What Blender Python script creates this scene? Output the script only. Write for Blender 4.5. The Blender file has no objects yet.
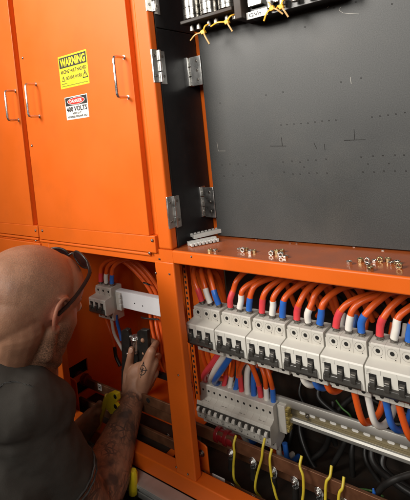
import bpy, math, random
from mathutils import Vector, Matrix, noise
random.seed(7)
S = 0.001
scene = bpy.context.scene
col = scene.collection
# ------------------------------------------------------------------ camera frame (rows: right, down, forward in X, down, depth)
RM = ((0.79574376, 0.09957406, 0.59739172), (-0.05973179, 0.99448583, -0.0861977), (-0.60268066, 0.032908, 0.79730364))
FPX, CX, CY = 438.234, 205.0, 145.01
def ray(px, py):
    a, b = (px - CX) / FPX, (py - CY) / FPX
    return [RM[0][i] * a + RM[1][i] * b + RM[2][i] for i in range(3)]
def at(px, py, y):            # point of the depth plane y (mm) -> (x, y, h)
    w = ray(px, py); k = y / w[2]
    return Vector((w[0] * k, y, -w[1] * k))
def atD(px, py, D):           # point of a horizontal plane
    w = ray(px, py); k = D / w[1]
    return Vector((w[0] * k, w[2] * k, -D))
def atC(px, py, d):           # point at a distance along the optical axis
    w = ray(px, py)
    return Vector((w[0] * d, w[2] * d, -w[1] * d))
def cv(r): return Vector((r[0], r[2], -r[1]))
CR, CD, CF = cv(RM[0]), cv(RM[1]), cv(RM[2]); CU = -CD

# ------------------------------------------------------------------ materials
def lk(nt, a, b): nt.links.new(a, b)
def mat(name, color, rough=.5, metal=0., var=.08, vscale=25., bump=0., bscale=400., spec=.5, rvar=.08, coat=0., dirt=None, dscale=8., damt=.3, sss=0., stretch=None):
    m = bpy.data.materials.new(name); m.use_nodes = True
    nt = m.node_tree; b = nt.nodes['Principled BSDF']
    b.inputs['Metallic'].default_value = metal
    b.inputs['Specular IOR Level'].default_value = spec
    b.inputs['Coat Weight'].default_value = coat
    b.inputs['Coat Roughness'].default_value = .15
    if sss:
        b.inputs['Subsurface Weight'].default_value = sss
        b.inputs['Subsurface Radius'].default_value = (1, .35, .2)
        b.inputs['Subsurface Scale'].default_value = .004
    tc = nt.nodes.new('ShaderNodeTexCoord')
    src = tc.outputs['Object']
    if stretch:
        mp = nt.nodes.new('ShaderNodeMapping'); mp.inputs['Scale'].default_value = stretch
        lk(nt, src, mp.inputs[0]); src = mp.outputs[0]
    n = nt.nodes.new('ShaderNodeTexNoise'); n.inputs['Scale'].default_value = vscale; n.inputs['Detail'].default_value = 6
    lk(nt, src, n.inputs['Vector'])
    mx = nt.nodes.new('ShaderNodeMix'); mx.data_type = 'RGBA'
    c = color
    mx.inputs[6].default_value = (*[max(0, v * (1 - var)) for v in c], 1)
    mx.inputs[7].default_value = (*[min(1, v * (1 + var)) for v in c], 1)
    mr0 = nt.nodes.new('ShaderNodeMapRange'); mr0.inputs[1].default_value = .3; mr0.inputs[2].default_value = .7
    lk(nt, n.outputs[0], mr0.inputs[0]); lk(nt, mr0.outputs[0], mx.inputs[0])
    out = mx.outputs[2]
    if dirt:
        n2 = nt.nodes.new('ShaderNodeTexNoise'); n2.inputs['Scale'].default_value = dscale; n2.inputs['Detail'].default_value = 8; n2.inputs['Roughness'].default_value = .65
        lk(nt, src, n2.inputs['Vector'])
        mr = nt.nodes.new('ShaderNodeMapRange'); mr.inputs[1].default_value = .5; mr.inputs[2].default_value = .75; mr.inputs[4].default_value = damt
        lk(nt, n2.outputs[0], mr.inputs[0])
        m2 = nt.nodes.new('ShaderNodeMix'); m2.data_type = 'RGBA'
        lk(nt, mr.outputs[0], m2.inputs[0]); lk(nt, out, m2.inputs[6]); m2.inputs[7].default_value = (*dirt, 1)
        out = m2.outputs[2]
    lk(nt, out, b.inputs['Base Color'])
    rr = nt.nodes.new('ShaderNodeMapRange'); rr.inputs[1].default_value = .3; rr.inputs[2].default_value = .7
    rr.inputs[3].default_value = max(.03, rough - rvar); rr.inputs[4].default_value = min(1, rough + rvar)
    lk(nt, n.outputs[0], rr.inputs[0]); lk(nt, rr.outputs[0], b.inputs['Roughness'])
    if bump:
        nb = nt.nodes.new('ShaderNodeTexNoise'); nb.inputs['Scale'].default_value = bscale; nb.inputs['Detail'].default_value = 3
        lk(nt, tc.outputs['Object'], nb.inputs['Vector'])
        bp = nt.nodes.new('ShaderNodeBump'); bp.inputs['Strength'].default_value = bump; bp.inputs['Distance'].default_value = .0006
        lk(nt, nb.outputs[0], bp.inputs['Height']); lk(nt, bp.outputs[0], b.inputs['Normal'])
    return m
M = {}
ORANGE = (.70, .122, .009)
M['orange'] = mat('orange powder coat', ORANGE, .46, 0, .05, 5, .14, 500, .34, .08, dirt=(.50, .10, .012), dscale=9, damt=.42)
M['shelf'] = mat('shelf orange with reflection darkening', (.33, .075, .018), .22, 0, .12, 18, .25, 420, .55, .10, dirt=(.25, .07, .03), dscale=30, damt=.5)  # base colour lowered for the dark panel mirrored in the shelf top
M['black_panel'] = mat('black painted steel', (.012, .012, .013), .42, 0, .2, 20, .2, 500, .4, .06)
M['chrome'] = mat('zinc plated steel', (.72, .72, .70), .33, 1, .12, 60, .3, 300, .5, .10)
M['dark_metal'] = mat('dull bolt steel', (.34, .32, .29), .38, 1, .2, 120, .1, 300, .5, .1)
M['brass'] = mat('yellow zinc steel', (.74, .60, .33), .30, 1, .12, 300, 0, 300, .5, .08)
M['silver_nut'] = mat('bright zinc steel', (.84, .80, .72), .18, 1, .10, 300, 0, 300, .5, .06)
M['alu'] = mat('brushed aluminium', (.55, .54, .50), .62, 1, .06, 14, .1, 300, .5, .05)
M['rail'] = mat('zinc passivated rail', (.33, .29, .20), .5, .8, .06, 14, .05, 300, .5, .05)
M['copper'] = mat('tarnished copper', (.18, .078, .038), .5, .5, .25, 40, .1, 300, .5, .1, dirt=(.10, .035, .02), dscale=30, damt=.6)
M['white_rail'] = mat('white painted strut', (.72, .72, .74), .4, 0, .04, 20, .05, 300)
M['plastic'] = mat('light grey thermoplastic', (.56, .535, .48), .42, 0, .03, 30, .10, 900, .45, .05, dirt=(.42, .36, .28), dscale=40, damt=.35)
M['plastic_white'] = mat('off white thermoplastic', (.66, .64, .58), .40, 0, .03, 30, .05, 900, .45, .05)
M['plastic_grey'] = mat('mid grey trunking plastic', (.60, .59, .56), .48, 0, .05, 30, .05, 900)
M['hole'] = mat('dark opening', (.008, .007, .006), .8, 0, .1, 30)
M['black_plastic'] = mat('black plastic', (.018, .017, .016), .33, 0, .15, 60, .1, 500, .5, .06)
M['toggle'] = mat('dark grey toggle plastic', (.05, .047, .042), .26, 0, .15, 60, .05, 500, .6, .05)
M['ink'] = mat('black ink', (.015, .013, .012), .5, 0, .1, 60)
M['faint_ink'] = mat('faint grey print', (.30, .28, .25), .5, 0, .1, 60)
M['yellow'] = mat('sticker yellow', (.80, .66, .03), .35, 0, .04, 30)
M['sticker_white'] = mat('sticker white', (.72, .70, .66), .35, 0, .04, 30)
M['sticker_red'] = mat('sticker red', (.60, .03, .02), .35, 0, .04, 30)
M['cable_orange'] = mat('orange cable sheath', (.72, .10, .012), .34, 0, .08, 30, .1, 300, .5, .06, dirt=(.35, .05, .01), dscale=40, damt=.3)
M['cable_red'] = mat('dark red cable sheath', (.42, .035, .012), .38, 0, .1, 30, .1, 300)
M['red'] = mat('red heat shrink', (.70, .055, .065), .38, 0, .08, 60, .15, 300)
M['white'] = mat('white heat shrink', (.78, .75, .68), .40, 0, .05, 60, .15, 300)
M['blue'] = mat('blue heat shrink', (.025, .13, .50), .36, 0, .08, 60, .15, 300)
M['cable_black'] = mat('black cable sheath', (.014, .013, .012), .42, 0, .2, 40, .1, 300)
M['earth'] = mat('yellow earth wire', (.66, .52, .04), .38, 0, .12, 60, .1, 300)
M['green'] = mat('green wire', (.05, .14, .03), .4, 0, .12, 60)
M['tie'] = mat('yellow cable tie nylon', (.80, .40, .03), .35, 0, .06, 60, spec=.5)
M['tie_tail'] = mat('tan cable tie nylon', (.50, .30, .10), .4, 0, .06, 60)
M['interior'] = mat('bay shade and terminal dark brown', (.02, .014, .010), .6, 0, .3, 20, .1, 200, dirt=(.08, .03, .01), dscale=12, damt=.4)  # bay shade put into the colour; also the dark of the terminals
M['tool_yellow'] = mat('yellow tool enamel', (.84, .66, .02), .36, 0, .08, 60, .1, 400, dirt=(.25, .18, .04), dscale=60, damt=.4)
M['tool_black'] = mat('black tool steel', (.035, .033, .03), .34, .5, .2, 60, .15, 400)
M['floor'] = mat('brown floor', (.11, .07, .045), .6, 0, .2, 10, .3, 200, dirt=(.05, .035, .025), dscale=5, damt=.6)
M['fuse_metal'] = mat('polished fuse metal', (.30, .29, .27), .24, 1, .15, 60, .2, 300, .5, .08)
M['clamp_yellow'] = mat('yellowed clamp metal', (.42, .32, .10), .45, .4, .3, 90, .1, 300)
M['lens'] = mat('dark lens', (.02, .008, .008), .3, 0, .1, 20, spec=.35)
M['red_boot'] = mat('red insulator', (.17, .008, .010), .32, 0, .15, 60, .2, 300)

def panel_material():
    m = mat('charcoal zinc panel', (.036, .037, .036), .50, 0, .14, 5, .08, 800, .5, .06, dirt=(.075, .068, .056), dscale=4, damt=.4)
    nt = m.node_tree; b = nt.nodes['Principled BSDF']
    old = b.inputs['Base Color'].links[0].from_socket
    tc = nt.nodes.new('ShaderNodeTexCoord')
    n = nt.nodes.new('ShaderNodeTexNoise'); n.inputs['Scale'].default_value = 520; n.inputs['Detail'].default_value = 3
    lk(nt, tc.outputs['Object'], n.inputs['Vector'])
    mr = nt.nodes.new('ShaderNodeMapRange'); mr.inputs[1].default_value = .35; mr.inputs[2].default_value = .68; mr.inputs[3].default_value = .82; mr.inputs[4].default_value = 1.35
    lk(nt, n.outputs[0], mr.inputs[0])
    vm = nt.nodes.new('ShaderNodeVectorMath'); vm.operation = 'SCALE'
    lk(nt, old, vm.inputs[0]); lk(nt, mr.outputs[0], vm.inputs['Scale']); lk(nt, vm.outputs[0], b.inputs['Base Color'])
    return m
M['panel'] = panel_material()

# ------------------------------------------------------------------ mesh builder (mm, x / y depth / h up)
class MB:
    def __init__(s): s.v = []; s.f = []; s.mi = []; s.m = 0
    def add(s, vs, fs):
        o = len(s.v); s.v += [Vector(v) for v in vs]
        for f in fs: s.f.append([o + i for i in f]); s.mi.append(s.m)
        return s
    def box(s, x0, x1, y0, y1, h0, h1):
        x0, x1 = sorted((x0, x1)); y0, y1 = sorted((y0, y1)); h0, h1 = sorted((h0, h1))
        v = [(x0, y0, h0), (x1, y0, h0), (x1, y1, h0), (x0, y1, h0), (x0, y0, h1), (x1, y0, h1), (x1, y1, h1), (x0, y1, h1)]
        return s.add(v, [(0, 3, 2, 1), (4, 5, 6, 7), (0, 1, 5, 4), (1, 2, 6, 5), (2, 3, 7, 6), (3, 0, 4, 7)])
    def obox(s, c, ax, ay, az, lx, ly, lz):     # oriented box
        c = Vector(c); ax, ay, az = [Vector(a).normalized() for a in (ax, ay, az)]
        v = []
        for k in (-.5, .5):
            for (i, j) in ((-.5, -.5), (.5, -.5), (.5, .5), (-.5, .5)): v.append(c + ax * lx * i + ay * ly * j + az * lz * k)
        return s.add(v, [(0, 3, 2, 1), (4, 5, 6, 7), (0, 1, 5, 4), (1, 2, 6, 5), (2, 3, 7, 6), (3, 0, 4, 7)])
    def prism(s, poly, fn, a, b):
        n = len(poly)
        v = [fn(p, a) for p in poly] + [fn(p, b) for p in poly]
        f = [tuple(range(n)), tuple(range(2 * n - 1, n - 1, -1))]
        f += [(i, n + i, n + (i + 1) % n, (i + 1) % n) for i in range(n)]
        return s.add(v, f)
    def prism_x(s, poly, x0, x1): return s.prism(poly, lambda p, t: (t, p[0], p[1]), x0, x1)     # poly of (y, h)
    def prism_y(s, poly, y0, y1): return s.prism(poly, lambda p, t: (p[0], t, p[1]), y0, y1)     # poly of (x, h)
    def cyl(s, p0, p1, r, n=16, r2=None):
        p0, p1 = Vector(p0), Vector(p1); d = (p1 - p0).normalized(); r2 = r if r2 is None else r2
        u = d.orthogonal().normalized(); w = d.cross(u)
        v = []
        for p, rr in ((p0, r), (p1, r2)):
            for i in range(n):
                a = 2 * math.pi * (i + .5) / n; v.append(p + (u * math.cos(a) + w * math.sin(a)) * rr)
        return s.add(v, [tuple(range(n - 1, -1, -1)), tuple(range(n, 2 * n))] + [(i, (i + 1) % n, n + (i + 1) % n, n + i) for i in range(n)])
    def tube(s, pts, r, n=12, closed=False):
        pts = [Vector(p) for p in pts]; N = len(pts)
        rr = r if isinstance(r, (list, tuple)) else [r] * N
        rings = []; u = None
        for i in range(N):
            t = (pts[(i + 1) % N] - pts[i - 1]) if closed else (pts[min(i + 1, N - 1)] - pts[max(i - 1, 0)])
            t.normalize()
            if u is None: u = t.orthogonal().normalized()
            u = (u - t * u.dot(t)).normalized(); w = t.cross(u)
            rings.append([pts[i] + (u * math.cos(2 * math.pi * k / n) + w * math.sin(2 * math.pi * k / n)) * rr[i] for k in range(n)])
        v = [p for rg in rings for p in rg]; f = []
        for i in range(N if closed else N - 1):
            a, b = i * n, ((i + 1) % N) * n
            for k in range(n): f.append((a + k, a + (k + 1) % n, b + (k + 1) % n, b + k))
        if not closed: f += [tuple(range(n - 1, -1, -1)), tuple(range((N - 1) * n, N * n))]
        return s.add(v, f)
    def ell(s, c, r, ax=None, seg=20, rings=12):
        c = Vector(c); r = (r, r, r) if isinstance(r, (int, float)) else r
        ax = ax or (Vector((1, 0, 0)), Vector((0, 1, 0)), Vector((0, 0, 1)))
        v = [c + ax[2] * r[2]]
        for i in range(1, rings):
            p = math.pi * i / rings
            for k in range(seg):
                a = 2 * math.pi * k / seg
                v.append(c + ax[0] * r[0] * math.sin(p) * math.cos(a) + ax[1] * r[1] * math.sin(p) * math.sin(a) + ax[2] * r[2] * math.cos(p))
        v.append(c - ax[2] * r[2]); f = []
        for k in range(seg): f.append((0, 1 + k, 1 + (k + 1) % seg))
        for i in range(rings - 2):
            for k in range(seg):
                a = 1 + i * seg; b = a + seg; f.append((a + k, b + k, b + (k + 1) % seg, a + (k + 1) % seg))
        l = len(v) - 1; a = 1 + (rings - 2) * seg
        for k in range(seg): f.append((l, a + (k + 1) % seg, a + k))
        return s.add(v, f)
    def cap(s, p0, p1, r0, r1, n=10):            # tapered capsule as overlapping balls
        p0, p1 = Vector(p0), Vector(p1)
        s.ell(p0, r0, seg=16, rings=10); s.ell(p1, r1, seg=16, rings=10)
        s.cyl(p0, p1, r0, 20, r1); return s
    def text(s, string, fn, w, h, bold=.03):
        """flat lettering fitted to w x h; fn maps (u in -w/2..w/2, v in -h/2..h/2) to a point"""
        cu = bpy.data.curves.new('lettering', 'FONT'); cu.body = string; cu.offset = bold; cu.resolution_u = 2
        ob = bpy.data.objects.new('lettering', cu); col.objects.link(ob)
        bpy.context.view_layer.update()
        me = ob.evaluated_get(bpy.context.evaluated_depsgraph_get()).to_mesh()
        xs = [v.co.x for v in me.vertices]; ys = [v.co.y for v in me.vertices]
        x0, x1, y0, y1 = min(xs), max(xs), min(ys), max(ys)
        vs = [fn((v.co.x - (x0 + x1) / 2) / (x1 - x0) * w, (v.co.y - (y0 + y1) / 2) / (y1 - y0) * h) for v in me.vertices]
        s.add(vs, [tuple(p.vertices) for p in me.polygons])
        ob.evaluated_get(bpy.context.evaluated_depsgraph_get()).to_mesh_clear()
        bpy.data.objects.remove(ob); bpy.data.curves.remove(cu); return s
    def build(s, name, mats, parent=None, bevel=0, smooth=35, origin=None, seg=2):
        mats = mats if isinstance(mats, list) else [mats]
        if parent is not None: o = ORG[parent]
        else: o = Vector(origin) if origin is not None else sum(s.v, Vector()) / len(s.v)
        me = bpy.data.meshes.new(name)
        me.from_pydata([(v - o) * S for v in s.v], [], s.f)
        for m in mats: me.materials.append(M[m] if isinstance(m, str) else m)
        for p, k in zip(me.polygons, s.mi): p.material_index = k
        me.update()
        if smooth:
            me.shade_smooth(); me.set_sharp_from_angle(angle=math.radians(smooth))
        ob = bpy.data.objects.new(name, me); col.objects.link(ob); ORG[ob] = o
        if parent is not None: ob.parent = parent
        else: ob.location = o * S
        if bevel:
            b = ob.modifiers.new('bevel', 'BEVEL'); b.width = bevel * S; b.segments = seg; b.limit_method = 'ANGLE'; b.angle_limit = math.radians(40); b.harden_normals = False
        return ob
ORG = {}
def empty(name, loc):
    o = bpy.data.objects.new(name, None); col.objects.link(o); o.location = Vector(loc) * S; ORG[o] = Vector(loc); o.empty_display_size = .02; return o
def tag(o, label=None, cat=None, group=None, kind=None):
    if label: o['label'] = label
    if cat: o['category'] = cat
    if group: o['group'] = group
    if kind: o['kind'] = kind
    return o
def copy_tree(o, parent=None):
    c = o.copy(); col.objects.link(c); c.parent = parent; ORG[c] = ORG[o]
    for ch in list(o.children): copy_tree(ch, c)
    return c
def spline(P, k=10):
    P = [Vector(p) for p in P]; Q = [P[0] * 2 - P[1]] + P + [P[-1] * 2 - P[-2]]; out = []
    for i in range(1, len(Q) - 2):
        a, b, c, d = Q[i - 1:i + 3]
        for j in range(k):
            t = j / k
            out.append(.5 * ((2 * b) + (c - a) * t + (2 * a - 5 * b + 4 * c - d) * t * t + (3 * b - a - 3 * c + d) * t ** 3))
    out.append(P[-1]); return out
ORD = 'first second third fourth fifth sixth seventh eighth ninth tenth eleventh twelfth thirteenth fourteenth fifteenth sixteenth seventeenth eighteenth nineteenth twentieth'.split() + \
      ['twenty-first', 'twenty-second', 'twenty-third', 'twenty-fourth', 'twenty-fifth', 'twenty-sixth']

# ------------------------------------------------------------------ setting
b = MB(); b.box(-3500, 2500, -2500, 3500, -905, -900)
tag(b.build('floor', 'floor'), kind='structure')

# ------------------------------------------------------------------ main cabinet
FY = 700
cab = empty('switchboard_cabinet', (-600, 700, -900))
tag(cab, 'wide orange steel switchboard cabinet with open bays and one closed upper door', 'cabinet')
# posts
b = MB(); b.box(-688, -648, FY, 722, 900, -253.5)
b.build('upper_post', 'orange', cab, bevel=5, seg=4)
b = MB()
b.box(-706, -648, FY, 722, -281, -777)
b.build('lower_post', 'orange', cab, bevel=3.5, seg=3)
b = MB(); b.box(-706, -648.2, FY + .3, 722, -253.8, -281)
b.build('post_joint', 'orange', cab)
b = MB(); b.box(-1153, -1117, FY, 722, -262.5, -777)
b.build('bay_post', 'orange', cab, bevel=2)
# rail above the lower left bay with round lip
b = MB(); b.box(-1117.2, -690, FY + .5, 722, -263, -287); b.build('top_rail', 'orange', cab, bevel=2)
b = MB(); b.cyl((-1153, 700, -268), (-712, 700, -268), 4.2, 20); b.build('rail_lip', 'orange', cab)
# sill
b = MB(); b.box(-1153, 300, FY - .6, 735, -777, -818); b.build('bottom_sill', 'orange', cab, bevel=3, seg=3)
# shelf
b = MB(); b.box(-648.5, 300, FY - 1, 706, -253.5, -282); b.box(-648.5, 300, 706, 712, -253.5, -282)
b.build('shelf_edge', 'orange', cab, bevel=3, seg=3)
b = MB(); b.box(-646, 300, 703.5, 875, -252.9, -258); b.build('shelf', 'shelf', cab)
# upper bay: black side panels with seam, rear wall behind the backplate
b = MB()
b.box(-662, -650, 724, 862, 253.5 + 700, 236 + .7)
b.box(-662, -650, 724, 862, 234.5, -252.6)
b.build('side_panel', 'black_panel', cab, bevel=1)
b = MB(); b.box(-662, -648.6, 722, 724.6, 950, -253); b.build('side_seal', 'black_plastic', cab)
b = MB(); b.box(-708, 300, 866, 872, 960, -253); b.build('rear_wall', 'orange', cab)
b = MB(); b.box(294, 300, 722, 866, 960, -253); b.build('bay_wall', 'orange', cab)
bp = MB(); bp.box(-612, 285, 825, 829, 950, -249)
bp.m = 1
for (px, py) in [(281, 125), (287, 124.5), (294, 124), (301, 123.4), (308, 123), (315, 122), (322, 121), (329, 120.5), (336, 120), (372, 117), (380, 116), (388, 115), (396, 114), (405, 112.5),
                 (283, 162), (292, 161), (300, 162), (308, 160), (316, 160), (326, 159), (284, 172), (293, 174), (300, 174), (309, 173), (317, 173), (327, 173), (304, 167),
                 (361, 157), (373, 156), (383, 155.5), (395, 155), (404, 155), (368, 164), (389, 163.5), (363, 172), (374, 172), (384, 171), (395, 171), (406, 171),
                 (222, 165), (230, 164), (238, 164), (246, 165), (224, 176), (233, 175), (243, 176), (252, 173), (341, 82), (361, 78), (305, 27), (334, 8), (356, 2), (392, 4), (220, 103), (283, 92), (266, 95)]:
    p = at(px, py, 825); bp.cyl(p + Vector((0, -.4, 0)), p + Vector((0, 1, 0)), 1.35, 10)
bp.build('backplate', ['panel', 'hole'], cab)
def mark(b, pts, w=.8):
    for i in range(len(pts) - 1):
        a, c = at(*pts[i], 825), at(*pts[i + 1], 825); a.y = c.y = 824.7
        b.tube([a, c], w * .5, 6)
b = MB()
mark(b, [(217, 142), (218.4, 151), (225.5, 151)]); b.build('scribe_mark', 'faint_ink', cab)
for pts in ([(281.4, 137.5), (282.4, 146)], [(270, 146), (286, 146)], [(354, 129), (354.8, 140)], [(344, 140.3), (365.5, 139.6)], [(314, 143), (317, 149)], [(324.5, 144), (325, 150)]):
    b = MB(); mark(b, pts, .9); b.build('scribe_mark', 'ink', cab)
for pts in ([(350.4, 77), (351.4, 84)], [(341, 7), (339, 10), (343, 13), (350, 13.6), (359, 14)], [(327, 8), (329, 6.5)]):
    b = MB(); mark(b, pts, .6); b.build('chalk_mark', 'plastic_white', cab)
# lower bays: walls, back, dark plates standing in for shade
b = MB(); b.box(-705.6, -703, 722.3, 742, -288, -776); b.build('post_flange', 'orange', cab)
b = MB(); b.box(-1176, -1170, 722, 1050, -262, -676)
b.box(-1176, -1170, 722, 748, -676, -800); b.box(-1176, -1170, 822, 1050, -676, -800); b.box(-1176, -1170, 748, 822, -716, -733); b.box(-1176, -1170, 748, 822, -772, -800)
b.build('bay_wall', 'orange', cab)
b = MB(); b.box(-1176, -770, 1046, 1050, -262, -800); b.build('bay_back', 'orange', cab)
b = MB(); b.box(-1176, -770, 735, 1046, -800, -803); b.build('bay_floor', 'orange', cab)
b = MB(); b.box(-1176, -770, 722.5, 1046, -262, -265); b.build('bay_roof', 'orange', cab)
b = MB(); b.box(-764, 300, 1046, 1050, -262, -860); b.build('bay_shade_plate', 'interior', cab)  # back wall is orange in shade, painted near-black here
b = MB(); b.box(-764, 300, 735, 1046, -858, -861); b.build('bay_shade_plate', 'interior', cab)  # bay floor, with the same shade in its colour
b = MB(); b.box(-764, 300, 875, 1046, -262, -266); b.build('bay_roof', 'orange', cab)
b = MB(); b.box(294, 300, 722, 1046, -262, -860); b.build('bay_wall', 'orange', cab)
# perforated uprights
def upright(x0, x1, y, h0, h1, name='perforated_upright'):
    b = MB(); b.box(x0, x1, y, y + 2.5, h0, h1); b.box(x0, x0 + 2.5, y, y + 28, h0, h1)
    b.m = 1; h = h0 - 12
    while h > h1 + 8:
        b.box((x0 + x1) / 2 - 2.6, (x0 + x1) / 2 + 2.6, y - .4, y + .5, h, h - 7); h -= 14
    return b.build(name, ['orange', 'hole'], cab)
upright(-756, -741, 848, -330, -700)
# bolts and screws
def bolt(p, r=5.5, washer=8.5, d=(0, -1, 0), name='bolt', m='dark_metal', par=None, depth=6):
    b = MB(); d = Vector(d); p = Vector(p)
    if washer: b.cyl(p, p + d * 1.6, washer, 20)
    b.cyl(p + d * (1.6 if washer else 0), p + d * depth, r, 6)
    b.cyl(p + d * depth, p + d * (depth + 3), r * .5, 10)
    return b.build(name, m, par if par is not None else cab, bevel=.4)
def screw(p, r=3.6, par=None, m='dark_metal'):
    b = MB(); p = Vector(p); b.cyl(p, p + Vector((0, -1.2, 0)), r, 16); b.ell(p + Vector((0, -1.2, 0)), (r * .8, 1.6, r * .8), seg=14, rings=8)
    return b.build('screw', m, par if par is not None else cab)
for q in ((159.5, 259), (156, 273), (169.5, 274), (178.5, 375), (188, 474), (176.5, 467), (191.5, 256.5)):
    screw(at(*q, FY - .3), 2.4 if q != (156, 273) else 2.6)
for q in ((152.2, 240.4), (149.6, 253)): screw(at(*q, 693), 3.6)
for q in ((36, 240.6),): screw(at(*q, 693), 3)
# brackets with bolts and copper bars
def bracket(x0, x1, y, h0, h1, bolts):
    b = MB(); b.prism_y([(x0, h0 + 6), (x0, h1), (x1, h1 - 4), (x1, h0 - 4), (x1 - 5, h0)], y, y + 4)
    br = b.build('bracket', 'orange', cab, bevel=1.2)
    for q in bolts: bolt(at(*q, y), 5.5, 8.5, par=br, depth=6)
bracket(-690, -655, 756, -733, -838, [(201.8, 453), (204.2, 473.6)])
bracket(-1170, -1128, 745, -700, -800, [(71, 388.5), (73, 404.5)])
bracket(-752, -737, 800, -700, -835, [])
for q in ((168, 436), (170.2, 456)): bolt(at(*q, 802), 5, 7.5)
# sub-frame rim at right bay floor
b = MB(); b.box(-690, 300, 752, 762, -800, -842); rim = b.build('copper_busbar', 'copper', cab, bevel=1)
for q in ((231.8, 487), (253, 499)): bolt(at(*q, 752), 6.5, 10, par=rim)
b = MB(); b.m = 0
pa = at(212.6, 473.2, 751.6); pb = at(225, 481.5, 751.6)
hx = pb.x - pa.x
b.box(pa.x, pb.x, 750.9, 751.8, pa.z, pa.z - 15.5)
b.m = 1
for k, wd in enumerate((.7, .85, .5)): b.box(pa.x + 2.5, pa.x + 2.5 + hx * wd * .8, 750.6, 751, pa.z - 3.6 - k * 4, pa.z - 4.9 - k * 4)
b.build('bar_label', ['sticker_white', 'faint_ink'], rim)
b = MB(); b.box(-760, 300, 800, 808, -727, -757); bar = b.build('copper_busbar', 'copper', cab, bevel=1)
for q in ((231, 453), (253, 461.5), (273.5, 470.5), (295, 481), (319, 492), (345, 503)):
    bolt(at(*q, 799.6), 6.5, 10.5, par=bar, m='chrome')
for q in ((231, 453), (253, 461.5), (273.5, 470.5), (295, 481), (319, 492)):
    p = at(*q, 799.6); b = MB(); b.cyl(p + Vector((4, -7, -6)), p + Vector((2, -7, -34)), 6.5, 14, 7.5); b.build('cable_lug', 'black_plastic', bar)
b = MB(); b.box(-762, 300, 860, 868, -795, -830); b.build('copper_busbar', 'copper', cab, bevel=1)
# left bay bars
b = MB(); b.box(-1165, -790, 744, 838, -796, -799); b.build('bay_shade_plate', 'interior', cab)  # dark sheet added over the orange floor in place of shade
b = MB(); b.box(-1235, -760, 800, 808, -728, -756); lb = b.build('copper_busbar', 'copper', cab, bevel=1)
p = at(97.6, 383.3, 799.5)
b = MB(); b.box(p.x, p.x + 17, 798.8, 799.7, p.z, p.z - 19); b.m = 1
b.box(p.x + 4, p.x + 13, 798.5, 799, p.z - 4, p.z - 6); b.box(p.x + 4, p.x + 6, 798.5, 799, p.z - 4, p.z - 15); b.box(p.x + 11, p.x + 13, 798.5, 799, p.z - 4, p.z - 15); b.box(p.x + 4, p.x + 13, 798.5, 799, p.z - 9, p.z - 11)
b.build('bar_label', ['sticker_white', 'ink'], lb)
b = MB(); b.box(-1160, -760, 770, 778, -772, -796); lb2 = b.build('copper_busbar', 'copper', cab, bevel=1)
bolt(at(84, 410, 769.6), 6, 9, par=lb2, m='chrome')
b = MB(); b.box(-905, -800, 795, 799.6, -700, -726); b.m = 1; b.cyl((-880, 794.6, -712), (-880, 796, -712), 7, 18)
b.build('insulating_cover', ['copper', 'hole'], cab, bevel=1)
b = MB(); b.box(-960, -800, 880, 892, -690, -705); b.build('cover_strip', 'black_plastic', cab, bevel=1)
for (x, y, h, nm) in ((-640, 812, -741, 0), (-1176, 804, -735, 0)):
    b = MB()
    for k in range(4): b.cyl((x + (-26 if nm == 0 else 26) + k * 13, y, h), (x + (-26 if nm == 0 else 26) + k * 13 + 11, y, h), 18 - (k % 2) * 3, 28)
    b.cyl((x - 24, y, h), (x + 26, y, h), 14.5, 24)
    b.build('busbar_insulator', 'red_boot', cab, bevel=1.5)
# upper right closed door
def door(par, x0, x1, h1, lower, name='door', xl=None):
    b = MB()
    b.box(x0, x1, 694, 716, 600, h1)
    return b
d = MB()
d.box(-1149, -706.5, 694, 714, 620, -223.4)
d.box(-1149, -690.5, 694, 714, -223.4, -262)
d.box(-706.5, -691, 709, 714, 620, -223.4)
door_r = d.build('door', 'orange', cab, bevel=1.6, seg=3)
def dhandle(par, x, h0, h1):
    b = MB(); r = 8; y0 = 662
    P = [(x, 694, h0), (x, y0 + r, h0), (x, y0 + 2, h0 - 2), (x, y0, h0 - r), (x, y0, h1 + r), (x, y0 + 2, h1 + 2), (x, y0 + r, h1), (x, 694, h1)]
    b.tube(P, 3.4, 12); b.cyl((x, 694.2, h0), (x, 692.6, h0), 5.2, 16); b.cyl((x, 694.2, h1), (x, 692.6, h1), 5.2, 16)
    return b.build('door_handle', 'chrome', par, smooth=60)
dhandle(door_r, -727, 182, 92); dhandle(door_r, -1081, 172, 84)
screw(at(22.8, 58, 694), 3.6, door_r); screw(at(32, 145.6, 694), 3.6, door_r); screw(at(42.4, 230.6, 694), 3.8, door_r)
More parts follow.
